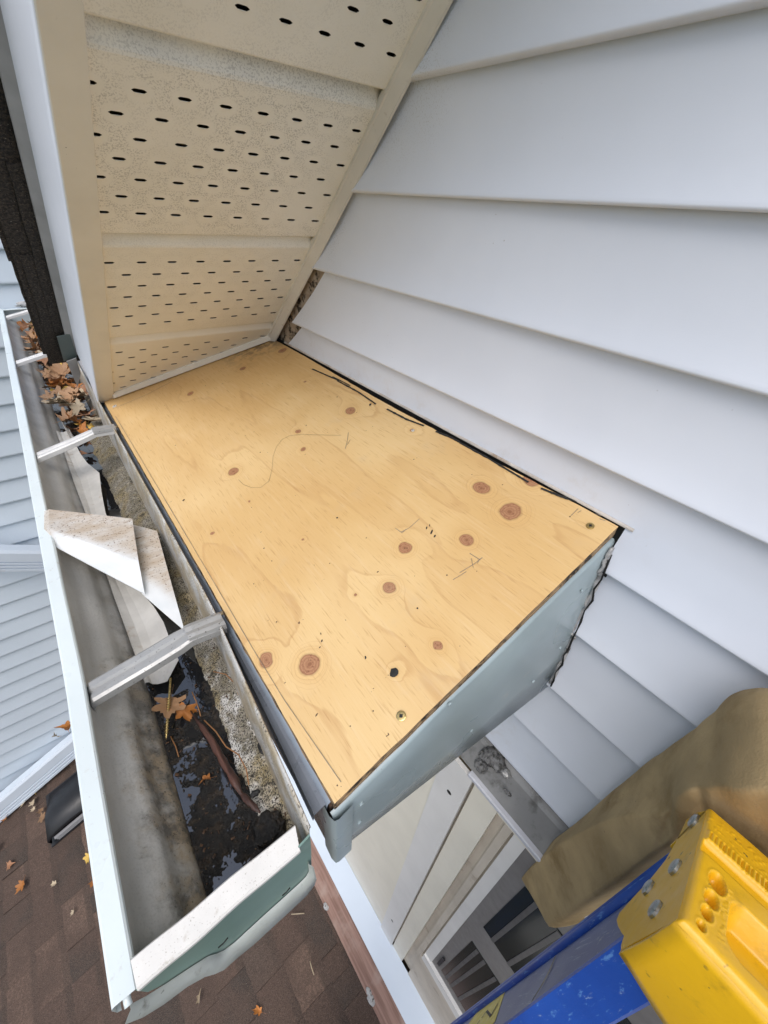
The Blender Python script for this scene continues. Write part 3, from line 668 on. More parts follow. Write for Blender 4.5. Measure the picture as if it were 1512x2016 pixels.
# the near end cap: green face, speckled top flange, grimy bent skirt
kx = lambda x: gfn(Vector((x, .1, -.45))).x
face = [(.0495, -.372), (.0488, -.40), (.0462, -.455), (.040, -.468), (0, -.4728), (-.030, -.4735), (-.0385, -.465), (-.0415, -.448), (-.052, -.436), (-.068, -.424), (-.077, -.408), (-.0785, -.388), (-.03, -.3865), (.03, -.3835)]
slab('cap_face', [(kx(x), .0985, z) for (x, z) in face], (0, .0015, 0), M['teal_dark'], gut)
sec = [(.0972, -.3905), (.0968, -.3855), (.0980, -.3838), (.1120, -.3832), (.1130, -.3845)]
V = []; F = []; N = 12
for i in range(N + 1):
    x = kx(-.0768 + (.0395 + .0768) * i / N); dz = .0012 + .0045 * (i / N) + .0008 * noise.noise((x * 40, 1, 2)); cut = 0
    for (y, z) in sec: V.append(Vector((x + (.004 if i == N and y > .1 else 0), y + (.0012 * noise.noise((x * 30, 4, 2))), z + dz)))
for i in range(N):
    for j in range(4): a = i * 5 + j; F.append([a, a + 1, a + 6, a + 5])
fix(mesh('cap_flange', V, F, M['capflange'], gut))
skirt_o = [(.0460, -.420), (.0470, -.458), (.0445, -.470), (.036, -.4775), (.018, -.4785), (0, -.4790), (-.016, -.479), (-.030, -.4795), (-.040, -.474), (-.045, -.462), (-.050, -.447), (-.060, -.437), (-.074, -.428), (-.084, -.416), (-.0905, -.402)]
skirt_i = [(.0440, -.420), (.0435, -.4460), (.0400, -.4535), (.034, -.456), (.018, -.4570), (0, -.4575), (-.016, -.4590), (-.0265, -.460), (-.034, -.4565), (-.0385, -.449), (-.043, -.438), (-.055, -.428), (-.068, -.419), (-.0785, -.410), (-.086, -.400)]
V = []; F = []
for (a, b_) in zip(skirt_i, skirt_o):
    w = .0016 * noise.noise((a[0] * 60, 3, 1))
    V += [Vector((kx(a[0]), .0978, a[1])), Vector((kx(a[0]), .0955 + w, a[1] - .001)), Vector((kx((a[0] + b_[0]) / 2), .0935 + w * 1.5, (a[1] + b_[1]) / 2)), Vector((kx(b_[0]), .0915 + w, b_[1])), Vector((kx(b_[0]), .0925 + w, b_[1] - .0012))]
for i in range(len(skirt_i) - 1):
    if i == 7: pass
    for j in range(4): a = i * 5 + j; F.append([a, a + 1, a + 6, a + 5])
fix(mesh('cap_skirt', V, F, M['capgrey'], gut, True))
for (px, py, r, w) in [(562, 1752, .0032, .0009), (438, 1852, .0035, .0009)]:
    p = atY(px, py, .0925); tube('grime_seam', [p + Vector((-r, -.0012, -r * .45)), p + Vector((0, -.0016, 0)), p + Vector((r, -.0012, r * .45))], w * .55, M['black'], gut, 6)
p = atY(250, 1968, .099); tube('rolled_hem', [p + Vector((.001, .006, .002)), p, p + Vector((0, -.003, -.001))], .0022, M['lip'], gut, 10)
slab('cap_face', [(x, 2.13, z) for (x, z) in face], (0, .0015, 0), M['lip'], gut)
extrude_profile('cap_flange', [(-.08, -.3860), (.05, -.3845), (.05, -.386), (-.08, -.3875)], 2.115, 2.132, M['lip'], gut, closed=True)
# hidden hangers
def hanger(y, m, w=.012, sway=0.0):
    path = [(-.0765, -.4015), (-.0770, -.3945), (-.0740, -.3895), (-.060, -.3862), (-.020, -.3770), (.008, -.3695), (.020, -.3665), (.030, -.3668), (.045, -.3680), (.0535, -.3685)]
    rows = []
    for i, (x, z) in enumerate(path):
        nar = 1 if i < 6 else .86
        cs = [(-w * 1.04, -.0072), (-w, -.0008), (-w * .78, .0012), (-w * .38, .0010), (-w * .22, -.0016), (w * .12, -.0018), (w * .28, .0010), (w * .76, .0012), (w, -.0008), (w * 1.04, -.0072)]
        rows.append([Vector((x + (kx(x) - x) * .0, y + c * nar + sway * (x + .077), z + h)) for (c, h) in cs])
    o = sheet('gutter_hanger', rows, .0011, m, gut, smooth=False)
    rows = [[Vector((x, y + c * .86 + sway * (x + .077), z + h + .0022)) for (c, h) in [(-.0125, -.004), (-.0110, .0012), (-.006, .0022), (.0, .0008), (.006, .0022), (.0110, .0012), (.0125, -.004)]] for (x, z) in [(.0175, -.3672), (.024, -.3668), (.034, -.3672), (.049, -.3676), (.0545, -.368)]]
    sheet('hanger_clip', rows, .0012, M['alu'], o, smooth=False)
    tube('hanger_screw', [(.040, y, -.3655), (.0575, y, -.3665)], .0023, M['steel'], o, 8)
hanger(.327, M['alu'], .0125, -.06); hanger(.868, M['alu_light'], .012, .02); hanger(1.455, M['alu_light'], .012); hanger(2.02, M['alu_light'], .012)
# eave fascia carrying on behind the gutter, past the return
ef = boxm('eave_fascia', (.054, 1.065, -.55), (.075, 2.148, -.372), M['dripedge'], None); tag(ef, 'grey fascia board behind the far gutter beyond the shingles', 'fascia')
M['stripm'] = simple('blue_grey_strip', (.20, .225, .265), .3, .2, 18)
eb = thing('drip_flashing', 'thin grey metal drip strip over the gutter back beside the plywood', 'flashing', (.05, .1, -.39))
extrude_profile('flashing_strip', [(.0590, -.3835), (.0550, -.3845), (.0532, -.3875), (.0526, -.3945), (.0515, -.3965)], .112, 1.30, M['stripm'], eb, False, 26, lambda p: p + Vector((-.0075 * max(0, (.30 - p.y) / .2) * (1 if p.z < -.386 else .3) + .001 * noise.noise((p.y * 8, 1, 7)), 0, .001 * noise.noise((p.y * 7, 2, 1)))))

# ------------------------------------------------------------------ what lies in the gutter
wa = mesh('gutter_water', [gfn(Vector(v)) for v in [(-.036, .103, -.4632), (.032, .103, -.4632), (.032, .345, -.4632), (-.036, .345, -.4632)]] + [(-.036, 2.128, -.4632), (.043, 2.128, -.4632)], [[0, 1, 2, 3], [3, 2, 5, 4]], M['water']); tag(wa, None, None, kind='structure')
def field(name, x0, x1, y0, y1, nx, ny, fz, m, label, cat):
    V = []; F = []
    for j in range(ny + 1):
        for i in range(nx + 1):
            x = x0 + (x1 - x0) * i / nx; y = y0 + (y1 - y0) * j / ny; V.append(gfn(Vector((x, y, 0))) * 1.0 + Vector((0, 0, fz(x, y))))
    F = [[j * (nx + 1) + i, j * (nx + 1) + i + 1, (j + 1) * (nx + 1) + i + 1, (j + 1) * (nx + 1) + i] for j in range(ny) for i in range(nx)]
    o = mesh(name, V, F, m, None, True); return tag(o, label, cat, kind='stuff')
def sl_z(x, y):
    n = noise.fractal((x * 120, y * 120, 1), 1.0, 2.1, 4); n2 = noise.noise((x * 26, y * 22, 7))
    e = max(0, .30 - abs(y - .24)) 
    n2 = noise.noise((x * 34, y * 15, 7)) + .5 * noise.noise((x * 70, y * 40, 2)); return -.4641 + .0010 * n + .0026 * n2 + .0005 * noise.noise((x * 420, y * 420, 2)) + (.0010 if y < .33 else -.0002) - (.003 if y > .385 else 0)
field('gutter_sludge', -.036, .030, .103, .42, 130, 620, sl_z, M['sludge'], 'wet black leaf sludge with water film on the gutter floor near the cap', 'sludge')
def si_z(x, y):
    edge = .018 + .004 * noise.noise((y * 30, 1, 3)) - (.012 if y > .45 else 0)
    t = (x - edge) / .028
    return -.4655 + .0205 * max(-.15, min(1, t)) ** 1 + .0010 * noise.fractal((x * 140, y * 140, 2), 1.0, 2.1, 4) + .0012 * noise.noise((x * 50, y * 30, 9))
field('granule_silt', .0, .0478, .104, 1.12, 40, 500, si_z, M['silt'], 'pale speckled roof granule silt banked against the gutter back', 'silt')

def leaf_mesh(seed, lobes=5, curl=.25):
    rnd = random.Random(seed); n = 44; V = [Vector((0, 0, 0))]; F = []
    def rad(a):
        # pointed maple lobes, open at the stalk
        l = 0
        for k, (c, h, w) in enumerate([(0, 1.0, .36), (.95, .86, .33), (-.95, .86, .33), (1.85, .55, .30), (-1.85, .55, .30), (.45, .56, .16), (-.45, .56, .16)]):
            d = abs((a - c + math.pi) % (2 * math.pi) - math.pi); l = max(l, h * max(0, 1 - (d / (w * 1.25))) ** .8)
        return .38 + .60 * l * (1 + .22 * rnd.uniform(-1, 1)) if l > 0 else .34
    R = [rad(-math.pi + 2 * math.pi * i / n) for i in range(n)]
    c1, c2, tw = rnd.uniform(-1, 1) * curl, rnd.uniform(.3, 1) * curl, rnd.uniform(-.4, .4)
    for f in (.45, 1.0):
        for i in range(n):
            a = -math.pi + 2 * math.pi * i / n; r = R[i] * f if f == 1 else min(R[i], .5) * .6
            x, y = r * math.sin(a), r * math.cos(a)
            z = c2 * (x * x) * 1.2 + c1 * y * y + tw * x * y + .10 * noise.noise((x * 2.5 + seed, y * 2.5, 1)) + .05 * abs(math.sin(a * 3.3)) * f
            V.append(Vector((x, y, z)))
    for i in range(n):
        j = (i + 1) % n; F.append([0, 1 + i, 1 + j]); F.append([1 + i, 1 + n + i, 1 + n + j, 1 + j])
    # stalk as a thin strip continuing the midrib
    b_ = len(V); V += [Vector((-.018, .0, .015)), Vector((.018, 0, .015)), Vector((-.010, -.6, .05)), Vector((.010, -.6, .05)), Vector((-.008, -1.0, .10)), Vector((.008, -1.0, .10)), Vector((0, -.6, .075)), Vector((0, 0, .04)), Vector((0, -1.0, .118))]
    F += [[b_, b_ + 1, b_ + 3, b_ + 2], [b_ + 2, b_ + 3, b_ + 5, b_ + 4], [b_, b_ + 2, b_ + 6, b_ + 7], [b_ + 2, b_ + 4, b_ + 8, b_ + 6], [b_ + 1, b_ + 7, b_ + 6, b_ + 3], [b_ + 3, b_ + 6, b_ + 8, b_ + 5]]
    me = bpy.data.meshes.new('leaf'); me.from_pydata([tuple(v) for v in V], [], F); me.update()
    for p in me.polygons: p.use_smooth = True
    return me
LM = {}
for mn in ('leaf_orange', 'leaf_yellow', 'leaf_tan', 'leaf_pale', 'leaf_brown'):
    LM[mn] = []
    for s in range(4):
        me = leaf_mesh(s * 7 + len(mn), 5, .6 + .35 * (s % 3)); me.materials.append(M[mn]); LM[mn].append(me)
def leaf(p, size, yaw, m, label, group=None, tilt=(0, 0), var=0, nrm=None, cat='leaf', sq=1.0):
    o = bpy.data.objects.new('fallen_leaf', LM[m][var % 4]); col.objects.link(o)
    R = Matrix.Rotation(yaw, 4, 'Z') @ Matrix.Rotation(tilt[0], 4, 'X') @ Matrix.Rotation(tilt[1], 4, 'Y')
    if nrm is not None: R = Vector(nrm).to_track_quat('Z', 'Y').to_matrix().to_4x4() @ R
    o.matrix_world = Matrix.Translation(Vector(p)) @ R @ Matrix.Diagonal((size * sq, size, size, 1)); tag(o, label, cat, group); return o
# heap in the far gutter
rl = random.Random(5)
for i in range(84):
    y = rl.uniform(1.20, 2.08) if i > 10 else rl.uniform(1.08, 1.25); x = rl.uniform(-.030, .034)
    mm = rl.choice(['leaf_tan', 'leaf_pale', 'leaf_tan', 'leaf_brown', 'leaf_orange', 'leaf_yellow']) if y > 1.25 else rl.choice(['leaf_pale', 'leaf_tan', 'leaf_pale', 'leaf_brown'])
    leaf((x, y, -.445 + .012 * rl.random() + (.012 if y > 1.2 else 0)), rl.uniform(.022, .040), rl.uniform(0, 6.28), mm, 'dry maple leaf lying in the heap of leaves in the far gutter', 'leaves heaped in the far gutter', (rl.uniform(-.5, .5), rl.uniform(-.5, .5)), i)
leaf(atZ(146, 778, -.44), .027, .6, 'leaf_orange', 'amber maple leaf with pale stalk nearest the plywood corner in gutter', None, (.3, -.2), 2)
for i, (px, py, m, s, yw) in enumerate([(150, 830, 'leaf_orange', .026, 1.0), (166, 838, 'leaf_yellow', .020, 2.5), (158, 846, 'leaf_orange', .022, 4.0), (180, 842, 'leaf_yellow', .017, 5.2), (146, 844, 'leaf_brown', .022, .3)]):
    leaf(atZ(px, py, -.448), s, yw, m, 'yellow to orange leaf in the small clump beside the white hanger', 'leaves clumped beside the white hanger', (.5 - .2 * i, .3), i)
leaf(atZ(172, 893, -.456), .018, 2.0, 'leaf_brown', 'small brown leaf between the speckled silt and the white flashing strip', None, (.5, .2), 1)
leaf(atZ(334, 1386, -.452), .025, 2.75, 'leaf_tan', 'large tan maple leaf lying under the long screw in wet sludge', None, (.18, -.25), 0)
leaf(atZ(360, 1400, -.455), .022, 4.1, 'leaf_orange', 'orange folded leaf beside the tan leaf in wet sludge', None, (-.35, .5), 3, sq=.6)
leaf(atZ(408, 1533, -.459), .009, 1.2, 'leaf_orange', 'tiny orange leaf scrap floating in middle of black sludge', None, (.2, .3), 2, sq=.45)
rb = random.Random(9); V = []; F = []
for i in range(230):
    x = rb.uniform(-.034, .044); y = rb.uniform(.108, .42) if i < 150 else rb.uniform(.42, 1.3); z = max(sl_z(x, y), -.4630) if x < .018 else si_z(x, y)
    a = rb.uniform(0, 6.28); L = rb.uniform(.0005, .0020); w = L * rb.uniform(.2, .8); c_, s_ = math.cos(a), math.sin(a); b_ = len(V)
    for (u, v, h) in [(-1, -.6, 0), (1, -1, .3), (1.1, .8, 0), (-.8, 1, .5), (0, 0, .9)]: V.append(gfn(Vector((x + u * L * c_ - v * w * s_, y + u * L * s_ + v * w * c_, 0))) * 1.0 + Vector((0, 0, z + .0004 + h * .0012)))
    F += [[b_ + k, b_ + (k + 1) % 4, b_ + 4] for k in range(4)]
for v in V:
    pass
o = mesh('gutter_litter', V, F, leafmat('litter_bits', (.022, .013, .008), (.12, .06, .028))); tag(o, 'tiny dark leaf and bark crumbs scattered through the near gutter', 'litter', kind='stuff')
# the old flashing strip lying along the gutter under everything
def pxz(l, z): return [atZ(px, py, z) for (px, py) in l]
Lp = [(114, 850), (122, 872), (133, 900), (140, 922), (150, 950), (163, 985), (172, 1008), (188, 1060), (205, 1105), (218, 1140), (232, 1180), (250, 1228), (267, 1275), (279, 1308), (292, 1345)]
Rp = [(137, 846), (146, 868), (158, 893), (172, 912), (196, 932), (200, 968), (208, 1010), (225, 1050), (252, 1105), (277, 1165), (303, 1195), (322, 1225), (338, 1268), (352, 1300), (330, 1342)]
rows = []
for i, (l, r) in enumerate(zip(Lp, Rp)):
    a = atZ(l[0], l[1], -.450); b_ = atZ(r[0], r[1], -.448 + .004 * noise.noise((i * .9, 2, 1)))
    e = Vector((-.0022, 0, .0035))
    rows.append([a + e + Vector((-.001, 0, -.0035)), a + e, a + Vector((.001, 0, .0015)), a.lerp(b_, .18) + Vector((0, 0, -.002)), a.lerp(b_, .45) + Vector((0, 0, -.003)), a.lerp(b_, .75) + Vector((0, 0, -.001)), b_ + Vector((0, 0, .001 + .002 * noise.noise((i * 1.7, 5, 1))))])
o = sheet('old_flashing', rows, .0008, M['oldflash'], None, False); tag(o, 'long dirty white metal flashing strip lying in the gutter beneath the bent scrap', 'flashing')
# a curl of metal standing up beside the white hanger
p = [atZ(121, 830, -.436), atZ(143, 875, -.446), atZ(150, 868, -.452), atZ(133, 842, -.450)]
o = slab('metal_curl', p, (.0006, 0, .0006), M['oldflash']); tag(o, 'small pointed white metal curl by the orange leaf clump', 'metal scrap')
# the bent L-shaped scrap across the lip, stained brown, and the second leaf of metal under it
def scrap_piece(name, quad, nz, label, stain_fn, fold=None):
    A, B, C, D = [Vector(q) for q in quad]; n = 14; rows = []; st = []
    for j in range(n + 1):
        r = []
        for i in range(n + 1):
            u, v = i / n, j / n; p = A.lerp(B, u).lerp(D.lerp(C, u), v)
            p.z += .0007 * noise.noise((u * 3, v * 3, nz)) + (fold(u, v) if fold else 0); r.append(p); st.append(stain_fn(u, v))
        rows.append(r)
    o = sheet(name, rows, .0012, M['scrap'], None, False)
    at = o.data.attributes.new('stain', 'FLOAT', 'POINT')
    kd = {}
    for r in range(n + 1):
        for c in range(n + 1):
            kd[(round(rows[r][c].x, 4), round(rows[r][c].y, 4))] = st[r * (n + 1) + c]
    for i, v in enumerate(o.data.vertices):
        at.data[i].value = kd.get((round(v.co.x, 4), round(v.co.y, 4)), 0)
    return tag(o, label, 'metal scrap')
sm = lambda a, b, x: max(0, min(1, (x - a) / (b - a)))
A = atZ(84, 1001, -.3795); B = atZ(260, 1021, -.392); C = atZ(281, 1160, -.408); D = atZ(83, 1056, -.3800)
scrap_piece('bent_scrap', (A, B, C, D), 1, 'bent white metal scrap with brown stains lying across the gutter lip', lambda u, v: 1 - sm(-.07, .07, v - (.66 - .10 * u + .03 * math.sin(u * 9)) if u > .12 else -.2), lambda u, v: -.0085 * sm(.64, 1.0, v) - (.005 * sm(.07, .0, u)))
A = atZ(262, 1033, -.412); B = atZ(309, 1045, -.415); C = atZ(362, 1238, -.425); D = atZ(278, 1165, -.418)
scrap_piece('bent_scrap', (A, B, C, D), 4, 'smaller brown stained metal scrap tucked behind the large bent scrap', lambda u, v: 1 - sm(-.08, .08, v - .72), lambda u, v: -.004 * sm(.6, 1, v))
# splinter of wet wood, black lumps, needles, deck screw
def rough_tube(name, pts, r, m, label, cat, sides=8, amp=.3, sc2=.6):
    P = []
    pts = [Vector(p) for p in pts]
    for a, b_ in zip(pts, pts[1:]):
        for k in range(6): P.append(a.lerp(b_, k / 6))
    P.append(pts[-1]); n = len(P); o = tube(name, P, r, m, None, sides, True, [max(.25, min(1, 4 * i / n, 4 * (n - 1 - i) / n + .25)) * (1 + amp * noise.noise(p * 120)) for i, p in enumerate(P)], sc2)
    for v in o.data.vertices: v.co += noise.noise_vector(v.co * 220) * r * .22
    return tag(o, label, cat)
rough_tube('wood_splinter', [atZ(375, 1400, -.456), atZ(415, 1455, -.453), atZ(452, 1520, -.452), atZ(480, 1570, -.452)], .0036, M['splinter'], 'wet dark red wood splinter lying lengthwise in the gutter sludge', 'wood splinter')
rough_tube('wood_splinter', [atZ(470, 1555, -.453), atZ(490, 1578, -.451), atZ(512, 1600, -.452)], .003, M['splinter'], 'short broken dark wood splinter end near the gutter end cap', 'wood splinter')
def lump(name, p, r, label, sq=(1, 1, 1), m='black'):
    bm = bmesh.new(); bmesh.ops.create_icosphere(bm, subdivisions=4, radius=1)
    for v in bm.verts:
        d = v.co.normalized(); k = 1 + .30 * noise.noise(d * 2.2 + Vector(p) * 50) + .16 * noise.noise(d * 6) + .07 * noise.noise(d * 16)
        v.co = Vector((d.x * sq[0], d.y * sq[1], d.z * sq[2])) * r * k + Vector(p)
    me = bpy.data.meshes.new(name); bm.to_mesh(me); bm.free(); return tag(link(name, me, M[m], None, True), label, 'debris')
lump('debris_lump', atZ(530, 1632, -.449), .0125, 'large dark matted debris lump jammed behind the gutter end cap', (1.1, 1, .8), 'sludge')
lump('debris_lump', atZ(517, 1474, -.443), .0058, 'small black tar lump on the pale granule silt', (.6, 1.2, .5))
lump('debris_lump', atZ(502, 1562, -.447), .0035, 'tiny black lump beside the splinter end on silt', (1.2, .8, .5))
def curve_px(l, z): return [atZ(px, py, z) for (px, py) in l]
for l, z, lab in [([(378, 1362), (386, 1380), (392, 1398), (395, 1410)], -.452, 'short orange needle beside the orange folded leaf'), ([(402, 1418), (425, 1440), (445, 1470), (470, 1486), (485, 1515), (490, 1545)], -.446, 'long curved orange needle lying on the granule silt'), ([(420, 1322), (445, 1328), (462, 1345), (470, 1368)], -.443, 'thin brown needle on the silt below the near hanger'), ([(336, 1450), (346, 1470), (352, 1490)], -.460, 'short dark needle floating in sludge below the screw')]:
    tag(tube('pine_needle', curve_px(l, z), .0006, M['twig'], None, 5), lab, 'needle')
P0, P1 = atZ(336, 1335, -.444), atZ(327, 1456, -.455)
dk = thing('deck_screw', 'long brass deck screw lying on the tan leaf in the gutter', 'screw', tuple(P1))
ax = P1 - P0; n = 60; V = []; F = []; sd_ = 10
tube('shank', [P0.lerp(P1, t) for t in (0, .3, .6, .92, 1)], .0013, M['screw'], dk, 8, True, [1, 1, 1, .9, .2])
hx = []
for i in range(150):
    t = i / 149; an = t * 2 * math.pi * 15; q = P0 + ax * (.33 + .64 * t); a = ax.normalized().orthogonal().normalized(); b_ = ax.normalized().cross(a); rr = .00185 * (1 - .5 * max(0, t - .85) / .15); hx.append(q + (a * math.cos(an) + b_ * math.sin(an)) * rr)
tube('thread', hx, .00042, M['screw'], dk, 5)

# ------------------------------------------------------------------ wing wall beyond the gutter
wing = thing('wing_wall', 'distant pale blue lapped siding wall past the gutter end', 'wall', (-.8, 2.15, -3.2))
prof = [(.0, .0), (-.011, .002), (-.0125, .006), (-.0125, .010), (-.004, .075), (.0, .112)]
me = bpy.data.meshes.new('siding_plank'); V = []; F = []
for x in (-2.6, .35): V += [(x, y, z) for (y, z) in prof]
for j in range(5): F.append([j, j + 1, j + 7, j + 6])
me.from_pydata(V, [], F); me.update(); me.materials.append(M['siding_far'])
zb = -.2054 + .1057 * 4
while zb > -3.55:
    o = bpy.data.objects.new('siding_plank', me); col.objects.link(o); o.parent = wing; o.matrix_parent_inverse = Matrix.Translation(-wing.location); o.location = (random.uniform(-.01, .01), 2.1625, zb); zb -= .1057
boxm('wall_sheathing', (-2.6, 2.163, -3.8), (.35, 2.25, .6), M['siding_far'], wing)
def ribbed(name, a, b_, w, d, face, m, label, up):
    """rectangular downspout with pressed ribs from a to b"""
    a, b_ = Vector(a), Vector(b_); t = (b_ - a).normalized(); f = Vector(face).normalized(); s = t.cross(f).normalized()
    if s.dot(Vector(up)) < 0: s = -s
    cs = [(-.5, 0), (-.5, .85), (-.44, 1.0)]
    for k in (-.30, -.16, -.02): cs += [(k - .035, 1.0), (k - .02, .86), (k + .02, .86), (k + .035, 1.0)]
    cs += [(.10, 1.0), (.40, 1.0), (.5, .85), (.5, 0)]
    V = []; F = []; n = len(cs)
    for p in (a, b_): V += [p + s * (c * w) + f * (h * d) for (c, h) in cs]
    for i in range(n): F.append([i, (i + 1) % n, n + (i + 1) % n, n + i])
    F += [list(range(n)), list(range(2 * n - 1, n - 1, -1))]
    o = fix(mesh(name, V, F, m)); return tag(o, label, 'downspout')
M['spout'] = simple('white_downspout', (.62, .69, .77), .35, .05, 6, dirt=(.5, .52, .55), dscale=12, dlo=.6, dhi=.8)
a = atY(-120, 1093, 2.09); b_ = atY(230, 1094, 2.09)
ribbed('downspout', a, b_, .117, .055, (0, -1, 0), M['spout'], 'white ribbed downspout crossing the distant siding wall behind the gutter lip', (0, 0, 1))
a = Vector((-1.6, 2.145, -3.22)); b_ = Vector((-.15, 2.145, -2.66))
a = atY(-160, 1720, 2.09); b_ = atY(330, 1305, 2.09)
ribbed('downspout', a, b_, .145, .055, (0, -1, .15), M['spout'], 'white ribbed downspout lying along the foot of the distant wall on the shingles', (0, 0, 1))
m_ = lump('mortar_smear', (.015, 2.142, -.376), .05, 'grey mortar smear on distant siding above the gutter end', (1.0, .12, .22), 'caulk')

# ------------------------------------------------------------------ lower roof
SR = .4
def rz(x): return -3.0 + SR * (x + .7)
RN = Vector((-SR, 0, 1)).normalized(); RP = Vector((-.7, 0, -3.0)); RX = Vector((1, 0, SR)).normalized()
def roofp(px, py): return atP(px, py, RP, RN)
pr = thing('porch_roof', 'brown shingled lower roof far below the gutter', 'roof', (-.7, 1, -3.05))
slab('roof_deck', [(-2.6, -1.6, rz(-2.6) - .02), (.42, -1.6, rz(.42) - .02), (.42, 2.16, rz(.42) - .02), (-2.6, 2.16, rz(-2.6) - .02)], (0, 0, -.08), M['shingle'], pr)
def tab_mesh(th, seed):
    rnd = random.Random(seed); L = .20; nb = 8; V = []
    xs = [0, .03, L]
    for k in range(nb + 1):
        t = k / nb; j = .004 * rnd.uniform(-1, 1)
        V += [(j, t, 0), (j, t, th), (L, t, .001)]
    F = []
    for k in range(nb): a = k * 3; F += [[a, a + 1, a + 4, a + 3], [a + 1, a + 2, a + 5, a + 4]]
    F += [[0, 2, 1], [nb * 3, nb * 3 + 1, nb * 3 + 2]]
    me = bpy.data.meshes.new('shingle'); me.from_pydata(V, [], F); me.update(); me.materials.append(M['shingle']); return me
TM = [tab_mesh(th, i) for i, th in enumerate((.010, .017, .008, .020, .013))]
RM = Matrix((RX, Vector((0, 1, 0)), RN)).transposed().to_4x4()
rs = random.Random(11); nsh = 0
for ci in range(12):
    x = .08 - .14 * ci; y = -.75 + rs.uniform(0, .12) + (.75 if ci > 6 else 0) + (.25 if 3 < ci <= 6 else 0)
    while y < 2.14:
        w = rs.choice([.09, .13, .165, .2, .26]) * rs.uniform(.9, 1.1)
        if y + w > 2.14: w = 2.142 - y
        if w < .02: break
        o = bpy.data.objects.new('shingle', TM[rs.randrange(5)]); col.objects.link(o); o.parent = pr; o.matrix_parent_inverse = Matrix.Translation(-pr.location)
        o.matrix_basis = Matrix.Translation(Vector((x, y, rz(x) - .012 + .002))) @ RM @ Matrix.Rotation(-.0, 4, 'Y') @ Matrix.Diagonal((1, w - .001, 1, 1)); nsh += 1
        y += w
for k in range(14):   # topmost course, tucked under the cedar strip
    o = bpy.data.objects.new('shingle', TM[rs.randrange(5)]); col.objects.link(o); o.parent = pr; o.matrix_parent_inverse = Matrix.Translation(-pr.location)
    o.matrix_basis = Matrix.Translation(Vector((.165, -.8 + .21 * k, rz(.165) - .018))) @ RM @ Matrix.Diagonal((.6, .208, 1, 1))
slab('cedar_strip', [(.171, -1.0, rz(.171) + .002), (.2475, -1.0, rz(.2475) + .002), (.2475, 2.1, rz(.2475) + .002), (.171, 2.1, rz(.171) + .002)], (0, 0, .012), M['cedar'], pr)
slab('white_apron', [(.2475, -1.0, rz(.2475) + .0175), (.338, -1.0, rz(.338) + .018), (.338, 2.1, rz(.338) + .018), (.2475, 2.1, rz(.2475) + .0175)], (0, 0, .003), simple('white_apron_flashing', (.60, .68, .78), .35, .04, 5, bump=.03), pr)
for (px, py, r) in [(644, 1784, .013), (733, 1966, .016), (728, 1950, .012)]:
    p = roofp(px, py) + RN * .014; l_ = lump('chipped_knot', p, r, None, (.8, 1.2, .35), 'caulk'); l_.parent = pr; l_.matrix_parent_inverse = Matrix.Translation(-pr.location); del l_['category']
# roof vent
vt = thing('roof_vent', 'black hooded plastic vent on the brown shingles beside the downspout', 'roof vent', tuple(roofp(130, 1575)))
VM = Matrix.Translation(Vector((-.76, 1.80, rz(-.76)))) @ RM
def vv_(x, y, z): return VM @ Vector((x, y, z))
slab('base_flange', [vv_(-.165, -.15, .008), vv_(.165, -.15, .008), vv_(.165, .17, .008), vv_(-.165, .17, .008)], RN * .006, M['vent'], vt)
V = []; F = []; n = 18
for i in range(n + 1):
    a = math.pi * i / n; yy = -math.cos(a) * .150; hh = .02 + .085 * math.sin(a) ** .6
    V += [vv_(yy, -.135, hh * .62 + .012), vv_(yy, -.14, hh + .004), vv_(yy, .0, hh + .006), vv_(yy * .95, .16, .016)]
for i in range(n):
    for j in range(3): q = i * 4 + j; F.append([q, q + 1, q + 5, q + 4])
fix(mesh('hood', V, F, M['vent'], vt, True))
slab('louvre', [vv_(-.125, -.128, .016), vv_(.125, -.128, .016), vv_(.12, -.122, .05), vv_(-.12, -.122, .05)], Vector((0, .004, 0)), M['vent'], vt)
slg = simple('slat_grey', (.20, .20, .21), .4)
for k in range(3): slab('louvre_slat', [vv_(-.115, -.145, .018 + .014 * k), vv_(.115, -.145, .018 + .014 * k), vv_(.115, -.132, .024 + .014 * k), vv_(-.115, -.132, .024 + .014 * k)], RN * .002, slg, vt)
